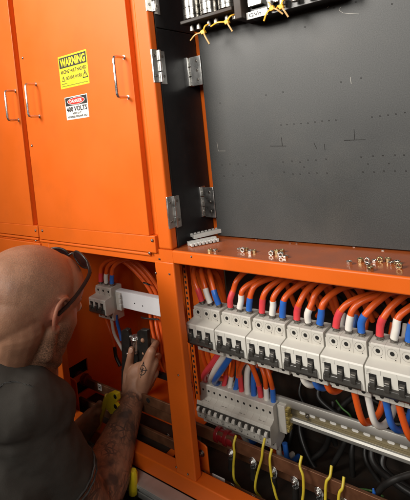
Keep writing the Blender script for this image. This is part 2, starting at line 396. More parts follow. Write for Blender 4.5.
# stickers
def sticker_warning():
    x0, x1, h0, h1 = -970, -855, 225, 142.5; cx = (x0 + x1) / 2; W, H = x1 - x0, h0 - h1; y = 693.6
    b = MB(); b.box(x0, x1, y, 694.1, h1, h0)
    f = lambda px, ph, e: (lambda u, v: (px + u, y - e, ph + v))
    b.m = 1; b.box(x0 + 3, x1 - 3, y - .25, y, h0 - 4, h0 - 31)
    b.m = 0; b.text('WARNING', f(cx, h0 - 17.5, .45), W - 14, 21, .04)
    b.m = 1
    b.text('ARCING FAULT HAZARD', f(cx, h0 - 41, .3), W - 12, 9.5, .02)
    b.text('NO LIVE WORK', f(cx + 1, h0 - 58, .3), W - 50, 9.5, .02)
    for (tx, s_) in ((x0 + 14, .7), (x1 - 13, 1.)):
        T = [(-11 * s_, -9 * s_), (11 * s_, -9 * s_), (0, 11 * s_)]
        b.m = 1; b.prism_y([(tx + a, h0 - 58 + c) for a, c in T], y - .3, y - .02)
        b.m = 0; b.prism_y([(tx + a * .66, h0 - 58.6 + c * .66) for a, c in T], y - .45, y - .2)
        b.m = 1; b.prism_y([(tx - 1 * s_, h0 - 53 ), (tx + 2.2 * s_, h0 - 53), (tx + .4, h0 - 57), (tx + 2.4 * s_, h0 - 57), (tx - 1.2 * s_, h0 - 64), (tx - .2, h0 - 59), (tx - 2 * s_, h0 - 59)], y - .6, y - .42)
    b.box(x0 + 5, x0 + 28, y - .3, y, h0 - 70, h0 - 71.4)
    b.box(x0 + 5, x1 - 5, y - .3, y, h1 + 5, h1 + 6.2)
    o = b.build('warning_sticker', ['yellow', 'ink'], door_r); o['label'] = 'yellow and black sticker reading WARNING ARCING FAULT HAZARD NO LIVE WORK'
def sticker_danger():
    x0, x1, h0, h1 = -960, -870, 119.5, 61.5; cx = (x0 + x1) / 2; W = x1 - x0; y = 693.6
    f = lambda px, ph, e: (lambda u, v: (px + u, y - e, ph + v))
    b = MB(); b.box(x0, x1, y, 694.1, h1, h0)
    b.m = 1; b.box(x0 + 2, x1 - 2, y - .2, y, h0 - 2, h0 - 23)
    el = lambda a, c, n=32: [(cx + a * math.cos(2 * math.pi * k / n), h0 - 12.5 + c * math.sin(2 * math.pi * k / n)) for k in range(n)]
    b.m = 0; b.prism_y(el(35, 9.4), y - .4, y - .1)
    b.m = 2; b.prism_y(el(33, 8.2), y - .6, y - .3)
    b.m = 0; b.text('DANGER', f(cx, h0 - 12.5, .75), 50, 8.5, .03)
    b.m = 1; b.text('400 VOLTS', f(cx, h0 - 32, .3), W - 8, 13, .03)
    b.text('KEEP OUT', f(cx, h0 - 43.5, .3), 34, 5, .02)
    b.text('AUTHORISED PERSONNEL ONLY', f(cx, h0 - 51.5, .3), W - 10, 5, .02)
    o = b.build('danger_sticker', ['sticker_white', 'ink', 'sticker_red'], door_r); o['label'] = 'white sticker with red oval reading DANGER 400 VOLTS'
sticker_warning(); sticker_danger()
# hinges between post and black side panel, and inner hinges on the backplate
def hinge(h0, h1, inner=False):
    b = MB(); L = h0 - h1
    if not inner:
        b.box(-650.5, -646.6, 699.5, 719, h0, h1); b.box(-650.4, -647.2, 723, 741, h0 - 2, h1 - 3)
        for k in range(3):
            a = h0 - k * L / 3; b.cyl((-644.6, 721, a - 1), (-644.6, 721, a - L / 3 + 1), 3.6, 16)
        b.m = 1
        for hh in (h0 - L * .2, h0 - L * .8):
            b.cyl((-646.8, 708, hh), (-645.8, 708, hh), 3.4, 14); b.cyl((-647.3, 733, hh), (-646.3, 733, hh), 3.4, 14)
    else:
        b.box(-650.5, -645.8, 817, 838, h0, h1); b.box(-640, -610, 820.6, 824, h0 - 1, h1 - 1)
        for k in range(3):
            a = h0 - k * L / 3; b.cyl((-641.5, 826, a - 1), (-641.5, 826, a - L / 3 + 1), 4, 16)
        b.m = 1
        for kk in (.18, .5, .82):
            hh = h0 - L * kk
            b.cyl((-646, 826, hh), (-645, 826, hh), 3.2, 14); b.cyl((-622, 820.8, hh), (-622, 819.6, hh), 3.2, 14)
    b.build('hinge', ['chrome', 'dark_metal'], cab, bevel=.5)
hinge(186, 114); hinge(-136, -206); hinge(340, 268)
hinge(176, 108, True); hinge(-133, -205, True)

# ------------------------------------------------------------------ neighbouring cabinet at the far left
cab2 = empty('switchboard_cabinet', (-1400, 700, -900))
tag(cab2, 'neighbouring orange cabinet at the left edge with closed door and closed lower panel', 'cabinet')
d = MB(); d.box(-1700, -1175, 694, 714, 620, -224); d.box(-1700, -1153.5, 694, 714, -224, -258); d.box(-1175, -1160, 709, 714, 620, -224)
d2 = d.build('door', 'orange', cab2, bevel=1.6, seg=3)
dhandle(d2, -1187, 168, 84)
screw(at(35.6, 230.4, 694), 3.8, d2)
b = MB(); b.cyl((-1700, 700, -265), (-1160, 700, -265), 4.2, 20); b.build('rail_lip', 'orange', cab2)
b = MB(); b.box(-1700, -1153.5, 716, 722, 620, -800); b.build('frame', 'orange', cab2)
b = MB(); b.box(-1260, -1200, 722.5, 900, -640, -799); b.build('cutout_backing', 'hole', cab2)  # black box added behind the wall cut-outs so they look dark
b = MB(); b.box(-1700, -1156, 697, 715, -276, -800); b.build('lower_panel', 'orange', cab2, bevel=2)
b = MB(); b.box(-1700, -1154, 703, 716, -259, -275); b.build('top_rail', 'orange', cab2)

# silver skirting channel
b = MB(); b.box(-1700, 300, 676, 680, -826, -852); b.box(-1700, 300, 662, 699, -818.6, -822); b.box(-1700, 300, 662, 665, -822, -828); b.box(-1700, 300, 670, 700, -856, -860); b.box(-1700, 300, 670, 673, -846, -856)
M['trim'] = mat('satin galvanised trim', (.58, .58, .56), .5, .55, .12, 20, .1, 300, dirt=(.25, .24, .22), dscale=12, damt=.5)
tag(b.build('skirting_channel', 'trim', bevel=.8), 'silver metal channel running under the orange bottom sill', 'channel')
b = MB(); b.box(-1700, 300, 730, 1050, -864, -900)
tag(b.build('cabinet_plinth', 'floor'), 'dark plinth the orange cabinets stand on', 'plinth')

# ------------------------------------------------------------------ large row circuit breakers
def big_breaker():
    W = 80.0; root = empty('circuit_breaker', (0, 0, 0))
    # local: x 0..W, y absolute depth, h absolute
    b = MB()
    for k in range(3):
        a = 6 + k * 24.3 + .15; c2 = 6 + (k + 1) * 24.3 - .15
        b.prism_x([(768, -407), (770, -405), (812, -405), (812, -510), (770, -510), (768, -508)], a, c2)
    b.box(.3, 6, 774, 810, -409, -508)
    b.box(1, 5.4, 769.5, 774, -414, -434)
    b.m = 1
    for k in range(3):
        x = 17.5 + k * 24.3
        b.cyl((x, 767.7, -417.5), (x, 768.5, -417.5), 4.0, 20)
        b.cyl((x + 5, 767.7, -428), (x + 5, 768.5, -428), 1.1, 8)
        b.cyl((x, 767.7, -500), (x, 768.5, -500), 4.0, 20)
    b.m = 2
    for k in range(3):
        x = 17.5 + k * 24.3
        n = 26; ring = [(x + 8.6 * math.cos(math.pi * 2 * i / n), 767.9, -417.5 + 8.6 * math.sin(math.pi * 2 * i / n)) for i in range(n)]
        b.tube(ring, .35, 5, closed=True)
        b.box(x - 6.5, x + 6.5, 779, 793, -404.4, -405.4)
    b.build('housing', ['plastic', 'hole', 'faint_ink'], root, bevel=.5)
    b = MB(); b.prism_x([(741, -437.5), (743, -435), (775, -431), (775, -484), (744, -484), (741, -481)], .6, W - 1.2)
    b.m = 1
    for k in range(2): b.box(.6 + (k + 1) * W / 3 - .2, .6 + (k + 1) * W / 3 + .2, 740.8, 741.2, -437.5, -446)
    for k in range(3): b.box(14 + k * 23.8 - 6.8, 14 + k * 23.8 + 6.2, 740.6, 741.4, -446, -472)
    b.m = 2
    for i, wd in enumerate((9, 7, 8)): b.box(3.2, 3.2 + wd, 740.8, 741.2, -439.5 - i * 2, -440.3 - i * 2)
    for i in range(4): b.box(3.2 + i * 2.2, 4.2 + i * 2.2, 740.8, 741.2, -446, -449)
    b.build('front_cover', ['plastic_white', 'hole', 'faint_ink'], root, bevel=.5)
    for k in range(3):
        x = 14 + k * 23.8
        b = MB(); b.prism_x([(741, -451), (733.5, -457), (732.5, -463), (735, -471), (741, -474)], x - 4.7, x + 4.3)
        b.m = 1; b.box(x - 3.8, x + 3.4, 735.6, 737.2, -453.6, -455.6)
        b.build('toggle', ['toggle', 'faint_ink'], root, bevel=.7)
    b = MB(); b.prism_x([(740.9, -464), (736.5, -467), (734.5, -476), (740.9, -483)], 5, W - 7)
    b.build('tie_bar', 'toggle', root, bevel=.8)
    return root
bb = big_breaker(); PX0 = -666.5; PITCH = 80.75
for k in range(7):
    o = bb if k == 0 else copy_tree(bb)
    o.location = ((PX0 + k * PITCH) * S, 0, 0)
    tag(o, 'wide grey circuit breaker with black toggles, %s in the upper row from the post' % ORD[k], 'circuit breaker', 'large circuit breakers in the upper row')
b = MB(); b.box(-664, 290, 813, 816, -440, -475)
tag(b.build('mounting_rail', 'rail', bevel=.5), 'metal rail behind the upper row of circuit breakers', 'rail')

# cables from row 1
CN = ['red', 'white', 'blue']
rnd = random.Random(3)
def cable(pts, r, sleeve, label, group, m='cable_orange', ns=1.0, seg=10, cat='cable', sr=.7, end_sleeve=None, lug=True):
    P = spline([p if i < 1 or r < 4 else Vector(p) + Vector((rnd.uniform(-2.2, 2.2), rnd.uniform(-2.2, 2.2), rnd.uniform(-2.2, 2.2))) for i, p in enumerate(pts)], seg); b = MB(); b.tube(P, r, 14)
    o = b.build('cable', m, origin=P[0], smooth=60); tag(o, label, cat, group)
    def sl(Q, c):
        s_ = MB(); s_.tube(Q, r + sr, 16); s_.build('heat_shrink_sleeve', c, o, smooth=60)
    if sleeve:
        L = 0; Q = [P[0]]
        for i in range(1, len(P)):
            L += (P[i] - P[i - 1]).length; Q.append(P[i])
            if L > ns: break
        sl(Q, sleeve)
        if lug:
            s_ = MB(); d = (P[1] - P[0]).normalized(); s_.cyl(P[0] - d * 7, P[0] + d * 1, r * .8, 14); s_.cyl(P[0] - d * 2.5, P[0] - d * .2, r + 1.6, 16); s_.build('wire_ferrule', 'dark_metal', o, bevel=.3)
    if end_sleeve:
        c, L0 = end_sleeve; L = 0; Q = [P[-1]]
        for i in range(len(P) - 2, -1, -1):
            L += (P[i] - P[i + 1]).length; Q.append(P[i])
            if L > L0: break
        sl(Q, c)
    return o
rnd = random.Random(3)
for k in range(7):
    for j in range(3):
        x = PX0 + k * PITCH + 17.5 + j * 24.3; r = 6.2
        h0 = -398
        if k == 0:
            pts = [(x, 786, h0), (x - 7, 786, h0 + 22), (x - 17, 790, h0 + 42), (x - 30, 800, h0 + 56), (x - 44, 822, h0 + 60), (x - 48, 850, h0 + 40), (x - 46, 872, h0 - 30), (x - 40, 880, h0 - 160)]
            pts = [(max(a, -752), b_, c) for a, b_, c in pts]
        else:
            up = 36 + rnd.uniform(-3, 5) + (4 if k in (1, 3) else 0); bk = 60 + 18 * (2 - j) * (.5 if k < 4 else 1) + (25 if k >= 4 else 0)
            lean = (11 if k < 4 else 17)
            q = lean / 11; v = rnd.uniform(-9, 4) - 2 * j; q *= rnd.uniform(.85, 1.2)
            pts = [(x, 786, h0), (x + 2.5, 787, h0 + 18), (x + 7 * q, 791, h0 + 37), (x + 17 * q, 804, h0 + 55 + v * .5), (x + 34 * q, 832, h0 + 66 + v),
                   (x + 56 * q, 876, h0 + 58 + v), (x + 76 * q, 922, h0 + 24 + v), (x + 88 * q, 950, h0 - 50)]
        cable(pts, r, CN[j], 'orange cable with %s sleeve on top of the %s wide breaker from the post' % (CN[j], ORD[k]), 'cables on top of the upper breaker row', ns=rnd.uniform(26, 36))
# underside cables of row 1 (breakers 3..7) hanging and looping back
for k in range(2, 7):
    for j in range(3):
        x = PX0 + k * PITCH + 17.5 + j * 24.3; r = 6.3; h0 = -512
        dp = (34 if k == 3 else 78 if k > 3 else 40) + rnd.uniform(-6, 6)
        c = {2: [None, None, None], 3: ['white', 'blue', 'cable_orange'], 4: [None, 'cable_orange', 'white'], 5: ['blue', 'cable_orange', 'white'], 6: ['blue', 'cable_orange', 'white']}[k][j]
        if not c: continue
        pts = [(x, 788, h0 + 4), (x + 1, 789, h0 - 14), (x + 6, 797, h0 - dp * .75), (x + 12, 822, h0 - dp), (x + 22, 860, h0 - dp + 4), (x + 30, 890, h0 - 30), (x + 34, 915, h0 + 20), (x + 38, 945, h0 + 70)]
        cable(pts, r, None, '%s cable looping back from under the %s wide breaker from the post' % ({'cable_orange': 'orange', 'white': 'white', 'blue': 'blue'}[c], ORD[k]), 'cables under the upper breaker row', m=c)

# ------------------------------------------------------------------ second row: narrow breakers
R2X, P2 = -752.0, 18.2
def small_breaker():
    W = P2 * 3; root = empty('circuit_breaker', (0, 0, 0)); b = MB()
    prof = [(868, -668), (870, -666), (912, -666), (914, -690), (930, -692), (930, -742), (914, -744), (912, -765), (890, -771), (868, -771), (868, -752), (846, -746), (845, -743), (845, -725), (848, -705), (849, -703), (858, -702), (868, -697)]
    for k in range(3): b.prism_x(prof, k * P2 + .12, (k + 1) * P2 - .12)
    b.m = 1
    for k in range(3):
        x = P2 / 2 + k * P2
        b.cyl((x, 867.6, -682), (x, 868.5, -682), 3.1, 16); b.cyl((x, 867.6, -760), (x, 868.5, -760), 2.2, 14)
        b.cyl((x, 844.7, -739.5), (x, 845.4, -739.5), 1.6, 10)
    b.m = 2
    for k in range(3):
        x = P2 / 2 + k * P2; b.box(x - 5, x + 5, 882, 894, -665.5, -666.3)
    b.box(18, 26, 856, 859, -701.5, -702.2); b.box(30, 34, 856, 859, -701.5, -702.2)
    b.build('housing', ['plastic', 'hole', 'faint_ink'], root, bevel=.4)
    b = MB(); b.box(.4, W - .4, 844.2, 846, -711, -727); b.build('toggle_recess', 'toggle', root)
    for k in range(3):
        x = P2 / 2 + k * P2; b = MB(); b.prism_x([(844.4, -714), (838, -717), (836.8, -722), (839, -727), (844.4, -729)], x - 4.0, x + 3.2); b.build('toggle', 'plastic_white', root, bevel=.6)
    b = MB(); b.box(P2 * 1.5 - 5, P2 * 1.5 + 5, 844.4, 845.4, -731, -738); b.build('rating_mark', 'faint_ink', root)
    return root
sb = small_breaker()
for k in range(4):
    o = sb if k == 0 else copy_tree(sb)
    o.location = ((R2X + k * 3 * P2) * S, 0, 0)
    tag(o, 'narrow grey circuit breaker with white toggles, %s in the lower block from the post' % ORD[k], 'circuit breaker', 'narrow circuit breakers in the lower block')
# DIN rail
b = MB()
XL, XR = -751, 290
b.m = 2; b.prism_x([(899, -677), (896, -674), (895, -664), (897, -657), (901, -655), (903, -655), (903, -677)], XL, XR)
b.m = 0; b.box(XL, XR, 903, 912, -675, -677); b.box(XL, XR, 912, 914, -677, -699); b.box(XL, XR, 903, 912, -698.6, -700.6)
b.m = 2; b.prism_x([(903, -699), (899, -700), (896, -704), (896, -711), (899, -714), (903, -714)], XL, XR)
b.m = 1
x = -488
while x < 280:
    st_ = [(x + 11.5 + 3.6 * math.cos(a), -689.5 + 3.6 * math.sin(a)) for a in [math.pi * (i / 8 - .5) for i in range(9)]] + [(x + 3.5 + 3.6 * math.cos(a), -689.5 + 3.6 * math.sin(a)) for a in [math.pi * (i / 8 + .5) for i in range(9)]]
    b.prism_y(st_, 911.3, 912.4); x += 25
din = tag(b.build('slotted_rail', ['rail', 'sticker_white', 'alu'], bevel=.8, seg=2), 'long slotted metal rail running right from the narrow breaker block', 'rail')
bolt((-466, 911.5, -690), 5, 0, par=din, name='screw')
# end clamp: brass screws
root = empty('end_clamp', (-522, 870, -700)); tag(root, 'tan clamp with yellow screws on the rail beside the narrow breakers', 'clamp')
b = MB(); b.box(-531, -512, 884, 912, -668, -735); b.build('housing', 'plastic', root, bevel=.8)
for k in range(6):
    b = MB(); b.box(-512.5, -503 - (k % 2) * 3, 886, 904, -674 - k * 10, -681 - k * 10); b.build('terminal_plate', 'clamp_yellow', root, bevel=.8)

# row 2 top wires
def r2x(i): return R2X + P2 / 2 + i * P2
TOPH = -668
def t2(i, dh=0, dy=0, dx=0): return (r2x(i) + dx, 888 + dy, TOPH + dh)
RW = 6.0
lab2 = '%s entering the top of pole %s of the narrow breaker block'
seq = [(0, 'red'), (1, 'white'), (2, 'blue')]
for i, c in seq:
    pts = [t2(i), t2(i, 16, -18, 6), t2(i, 50, -46, 34), t2(i, 88, -56, 66), t2(i, 124, -50, 92)]
    cable(pts, 7.4, None, '%s cable slanting down to the %s pole of the narrow breaker block' % (c, ORD[i]), 'cables above the narrow breaker block', m=c, lug=False)
for i, c in [(3, 'red'), (4, 'white'), (5, 'blue')]:
    pts = [t2(i), t2(i, 26, 4, 5), t2(i, 70, 6, 16), t2(i, 100, 0, 24), t2(i, 108, 30, 24), t2(i, 85, 60, 16), t2(i, 20, 90, 8)]
    cable(pts, RW, c, 'orange cable with %s sleeve on the %s pole of the narrow breaker block' % (c, ORD[i]), 'cables above the narrow breaker block', ns=30)
P = [t2(6), t2(6, 34, -4, 2), t2(6, 66, -10, 8), t2(7, 92, -14, 10), t2(8, 90, -14, 8), t2(9, 60, -10, 3), t2(9, 30, -4, 0), t2(9)]
cable(P, RW, 'red', 'orange cable with red ends arching from the seventh to the tenth narrow breaker pole', 'cables above the narrow breaker block', ns=45, end_sleeve=('red', 34))
for i, c in [(7, 'white'), (8, 'blue')]:
    cable([t2(i), t2(i, 30, 0, 1), t2(i, 62, 8, 6), t2(i, 84, 34, 12), t2(i, 60, 70, 16)], 6.6, c, '%s cable standing inside the orange arch, on the %s narrow breaker pole' % (c, ORD[i]), 'cables above the narrow breaker block', ns=70, lug=False)
for i, c in [(10, 'white'), (11, 'blue')]:
    cable([t2(i), t2(i, 30, -2, 2), t2(i, 62, -6, 2), t2(i, 84, 6, -12), t2(i, 92, 26, -30), t2(i, 78, 56, -44), t2(i, 20, 80, -50)], RW, c, 'orange cable with %s sleeve on the %s narrow breaker pole' % (c, ORD[i]), 'cables above the narrow breaker block', ns=32)
for k, q in enumerate(((203, 350), (207.5, 352))):
    a = at(*q, 838)
    cable([a + Vector((0, 0, 30)), a, a + Vector((1, 6, -40)), a + Vector((4, 30, -80)), a + Vector((6, 70, -110))], 5.5, None, 'thin orange cable dropping beside the perforated upright, %s from the post' % ORD[k], 'cables dropping beside the upright')
# row 2 bottom stubs
for i, c in [(2, 'white'), (4, 'cable_orange'), (5, 'white'), (6, 'blue'), (9, 'cable_orange'), (10, 'white'), (11, 'blue')]:
    x = r2x(i); L = 26 if i < 9 else 36
    if i == 6: L = 18
    dx = 18 if i >= 9 else 4
    cable([(x + dx, 892, -766), (x + dx, 892, -766 - L * .5), (x + dx + 2, 893, -766 - L), (x + dx + 6, 905, -772 - L - 14), (x + dx + 8, 940, -772 - L - 20)], 6.4, None,
          '%s cable leaving the underside of the narrow breaker block at its %s pole' % ({'white': 'white', 'blue': 'blue', 'cable_orange': 'orange'}[c], ORD[i]), 'cables under the narrow breaker block', m=c)
# earth wires
E_ = [[(235, 443, 800), (235.6, 452, 796), (234.6, 466, 794), (235.5, 478, 790)],
      [(264, 446, 806), (262.5, 458, 800), (258, 474, 796), (256.5, 488, 792)],
      [(271, 457, 800), (272, 470, 796), (275, 486, 792), (278.5, 498, 790)],
      [(301, 464.5, 790), (304, 474, 785), (304.6, 488, 782), (303.6, 505, 780)],
      [(331, 474.5, 806), (327.4, 480, 800), (326.5, 492, 795), (327, 508, 790)],
      [(343.4, 486, 800), (340.4, 491, 796), (339.4, 500, 792), (339, 510, 790)]]
for k, e in enumerate(E_):
    P = [at(*q) + Vector((0, -5, 0)) for q in e]
    cable([P[0] + Vector((0, 12, 14))] + P + [P[-1] + Vector((4, 14, -30))], 2.9, None, 'thin yellow earth wire in front of the copper bar, %s from the orange post' % ORD[k], 'yellow earth wires', m='earth', cat='wire')
# dark cables in the lower right bay
DK = [((330, 425), (300, 470), 0), ((345, 440), (318, 500), 1), ((352, 452), (352, 510), 2), ((365, 458), (395, 510), 3), ((372, 460), (425, 505), 4), ((385, 470), (440, 500), 5), ((300, 430), (345, 500), 6),
      ((290, 440), (265, 500), 7), ((320, 400), (410, 425), 8), ((300, 395), (345, 420), 9), ((395, 385), (330, 425), 10), ((250, 470), (300, 510), 11), ((340, 380), (420, 420), 12)]
for (a, c, k) in DK:
    y0 = 970 + 10 * (k % 4); y1 = 960 + 15 * (k % 3)
    A, B_ = at(*a, y0), at(*c, y1); mid = (A + B_) / 2 + Vector((rnd.uniform(-25, 25), rnd.uniform(-15, 15), rnd.uniform(-25, 15)))
    cable([A + Vector((0, 30, 40)), A, mid, B_, B_ + Vector((0, 20, -60))], rnd.choice((5, 6.5, 8)), None, 'black cable in the tangle behind the copper bars, strand %s' % ORD[k], 'black cables in the gear tray', m='cable_black')
P = [at(*q, 850) for q in ((420, 472), (402, 478), (390, 482), (380, 490), (374, 505))]
cable(P, 6, None, 'thick black cable arching at the lower corner below the slotted rail', None, m='cable_black')
P = [at(*q, 950) for q in ((336, 400), (342, 408), (349, 414), (352, 419))]; cable(P, 2.2, None, 'thin green wire hanging between the slotted rail and wide breakers', None, m='green', cat='wire')
P = [at(*q, 870) for q in ((345, 490), (358, 489), (372, 491), (384, 497))]; cable(P, 2.2, None, 'thin green wire lying low beside the last yellow earth wire', None, m='green', cat='wire')
b = MB(); p = at(375, 502, 820); b.cyl(p, p + Vector((0, 0, 20)), 6, 14, 3.2); b.cyl(p + Vector((0, 0, 20)), p + Vector((-1, 0, 26)), 3, 12, 2)
tag(b.build('cable_end_cap', 'blue', smooth=60), 'small blue cable cap at the bottom edge below the slotted rail', 'cable cap')
# orange cables massed behind row 1
for k in range(9):
    x = -560 + k * 52; d0 = rnd.uniform(-12, 12)
    P = [(x - 90, 960, -470 + d0), (x - 40, 950, -400 + d0), (x + 10, 945, -372 + d0 * .5), (x + 80, 955, -385), (x + 150, 975, -450)]
    cable(P, 6.3, None, 'shadowed %s cable crossing behind the upper breaker row, %s from the post' % (('orange', 'black')[k % 2], ORD[k]), 'cables crossing behind the upper breakers', m=('cable_orange', 'cable_black')[k % 2])

for k in range(8):
    x = -470 + k * 62; d0 = rnd.uniform(-15, 15)
    P = [(x - 70, 990, -640 + d0), (x - 30, 985, -575 + d0), (x + 30, 980, -548), (x + 90, 990, -570 + d0), (x + 130, 1000, -660)]
    c_ = ('orange', 'black', 'dark red')[k % 3]
    cable(P, 6.0, None, '%s cable sagging behind, between wide breakers and slotted rail, %s from the post' % (c_, ORD[k]), 'cables between the upper row and the rail', m={'orange': 'cable_orange', 'black': 'cable_black', 'dark red': 'cable_red'}[c_])
# ------------------------------------------------------------------ left bay breaker, strut and cables
b = MB(); b.prism_x([(898, -475), (898, -527), (902, -527), (902, -475)], -1165, -850); b.box(-1165, -850, 902, 920, -475, -478); b.box(-1165, -850, 902, 920, -524, -527)
b.m = 1
for q in ((134.6, 303.4), (142.6, 306)):
    p = at(*q, 898); b.cyl(p + Vector((0, -.4, 0)), p + Vector((0, 1, 0)), 2.4, 12)
tag(b.build('mounting_strut', ['white_rail', 'hole'], bevel=.8), 'white painted strut crossing the left bay behind the lone breaker', 'strut')
o = copy_tree(bb)
tag(o, 'lone three-pole grey circuit breaker on the white strut beside the man', 'circuit breaker')
o.scale = (1.02, 1, 1)
o.location = ((-1171) * S, 112 * S, -58 * S)
b = MB(); b.box(-1086, -1064, 892, 906, -480, -535); clampo = tag(b.build('end_clamp', 'plastic', bevel=1), 'beige end clamp holding the lone breaker on the white strut', 'clamp')
for k in range(3):
    b = MB(); b.box(-1070, -1062, 889, 893, -484 - k * 15, -494 - k * 15); b.build('terminal_screw', 'plastic_grey', clampo, bevel=.6)
X0 = -1171
for j in range(3):
    x = X0 + 1.02 * (80 / 6 + j * 80 / 3 - 1)
    pts = [(x, 898, -456), (x + 2, 899, -432), (x + 12, 902, -404 ), (x + 40, 908, -386 + j * 2), (x + 90, 915, -382 + j * 3), (x + 142, 925, -416), (x + 185 - j * 5, 940, -480), (x + 205 - j * 14, 935, -560), (x + 215 - j * 16, 930, -640), (x + 230 - j * 16, 935, -700)]
    cable(pts, 6.6, CN[j], 'orange cable with %s sleeve arching from the top of the lone breaker' % CN[j], 'cables on top of the lone breaker', ns=28)
bt = [((106.5, 321), (111, 334), (114.5, 348), 'cable_orange'), ((112, 322), (115, 334), (123, 350), 'white'), ((117.5, 322), (119.5, 332), (122, 340), 'blue')]
for k, (a, b_, c, m_) in enumerate(bt):
    P = [at(*a, 893) + Vector((-3, 0, 22)), at(*a, 893), at(*b_, 893), at(*c, 890)]
    if k == 0: P += [at(116, 357, 890), at(121, 366, 890)]
    nm = {'cable_orange': 'orange', 'white': 'white', 'blue': 'blue'}[m_]
    cable(P, 5.2, None, '%s cable hanging under the lone breaker towards the black tool' % nm, 'cables under the lone breaker', m=m_, end_sleeve=(('cable_black', 60) if k == 0 else None))
for k, (q0, q1) in enumerate((((149, 281.5), (146, 284)), ((147, 316), (155, 318)))):
    a, c = at(*q0, 920), at(*q1, 920); b = MB(); b.tube(spline([a + Vector((-16, -8, -3)), a + Vector((0, -12, -2)), c + Vector((22, -6, 2))], 6), 2.6, 8)
    tag(b.build('cable_tie', 'black_plastic'), ('black cable tie round the orange cables above the white strut', 'black cable tie round the orange cables below the white strut')[k], 'cable tie')
for k, px in enumerate((153, 158)):
    P = [at(px - 3, 316, 930), at(px - 1, 330, 922), at(px + 3, 345, 915), at(px + 4, 362, 915)]
    cable([P[0] + Vector((-10, 10, 60))] + P + [P[-1] + Vector((10, 20, -60))], 5.5, None, 'dark orange cable running down beside the post below the strut, %s from the hand' % ORD[k], 'cables running down beside the post', m='cable_orange')

# ------------------------------------------------------------------ things on the shelf
NUT = [(210, 251.5, 1), (215.6, 252, 0), (239.6, 251.6, 0), (243, 252, 0), (246.5, 251, 1), (250, 253.6, 0), (254, 252.4, 1), (271.6, 255.4, 0), (276.6, 253.4, 1), (279.4, 254.8, 0), (282, 252.4, 1), (281.6, 257.2, 0), (285.6, 258, 0),
       (349.6, 264.4, 0), (360.6, 262.2, 1), (367.4, 263, 0), (368, 267, 0), (370.8, 270.8, 1), (375.4, 262.6, 0), (380.4, 262.2, 1), (388.4, 262, 1), (391.2, 264.6, 0), (397.6, 264, 0), (399.6, 268.2, 1)]
rn = random.Random(5)
def nut(i, px, py, kind):
    p = atD(px, py, 252.9); b = MB(); R_, r_ = 5.4, 2.9; H_ = 5.0 + (i % 3)
    a0 = rn.uniform(0, 1); stand = (i % 4 == 3)
    n = 6; out = []; v = []
    def T(x, y, z):
        if stand: return Vector((x, z - H_ / 2, y + R_ * .87)) + p
        return Vector((x * math.cos(a0) - y * math.sin(a0), x * math.sin(a0) + y * math.cos(a0), z)) + p
    N = 12; vs = []
    for z in (0, H_):
        for k in range(N):
            a = 2 * math.pi * k / N; rr = R_ if k % 2 == 0 else R_ * .866
            vs.append(T(rr * math.sin(a), rr * math.cos(a), z))
        for k in range(N):
            a = 2 * math.pi * k / N; vs.append(T(r_ * math.sin(a), r_ * math.cos(a), z))
    f = []
    for k in range(N):
        k2 = (k + 1) % N
        f += [(k, k2, 2 * N + k2, 2 * N + k), (N + k2, N + k, 3 * N + k, 3 * N + k2), (k2, k, N + k, N + k2), (2 * N + k, 2 * N + k2, 3 * N + k2, 3 * N + k)]
    b.add(vs, f)
    o = b.build('hex_nut', 'silver_nut' if kind == 0 else 'brass', origin=p, bevel=.4, smooth=25)
    tag(o, 'small %s hex nut on the orange shelf, %s counted from the black side panel' % (('silver', 'yellow')[kind], ORD[i]), 'nut', 'hex nuts scattered on the shelf')
for i, q in enumerate(NUT): nut(i, *q)
for k, q in enumerate(((256, 239.5), (290, 243.6), (296.5, 243.8), (354, 247.3), (383, 251))):
    p = atD(*q, 252.9); b = MB(); b.ell(p + Vector((0, 0, .8)), (3.2, 1.6, 1.2), seg=8, rings=5)
    tag(b.build('metal_shaving', 'silver_nut', smooth=0), 'tiny bright metal shaving at the back of the shelf, %s from the hinges' % ORD[k], 'metal shaving', 'metal shavings at the back of the shelf')
# trunking off-cuts: comb strips
def comb(p0, p1, n, lift, label, tooth=17, sdir=1):
    p0, p1 = Vector(p0), Vector(p1); d = (p1 - p0); L = d.length; d.normalize(); s_ = Vector((d.y, -d.x, 0)) * sdir; up = Vector((0, 0, 1))
    b = MB(); c0 = (p0 + p1) / 2 + up * (lift + 2)
    b.obox(c0 - s_ * 5 + up * 2, d, s_, up, L, 9, 9)
    for k in range(n):
        c = p0 + d * (L * (k + .5) / n) + up * (lift + 2.4); b.obox(c + s_ * (tooth / 2) + up, d, s_, up, L / n * .62, tooth, 5)
        b.obox(c + s_ * (tooth) + up * 2, d, s_, up, L / n * .62, 3, 7)
    tag(b.build('trunking_offcut', 'plastic_grey', bevel=.4), label, 'plastic offcut')
comb(atD(189, 247, 253) + Vector((-6, 6, 0)), atD(217, 240.5, 253), 8, .5, 'grey slotted trunking offcut lying flat at the front on the shelf', 16)
comb(atD(193, 243, 253), atD(222, 236, 253), 8, 11, 'grey slotted trunking offcut resting on the other offcut, nearer the backplate', 14, -1)

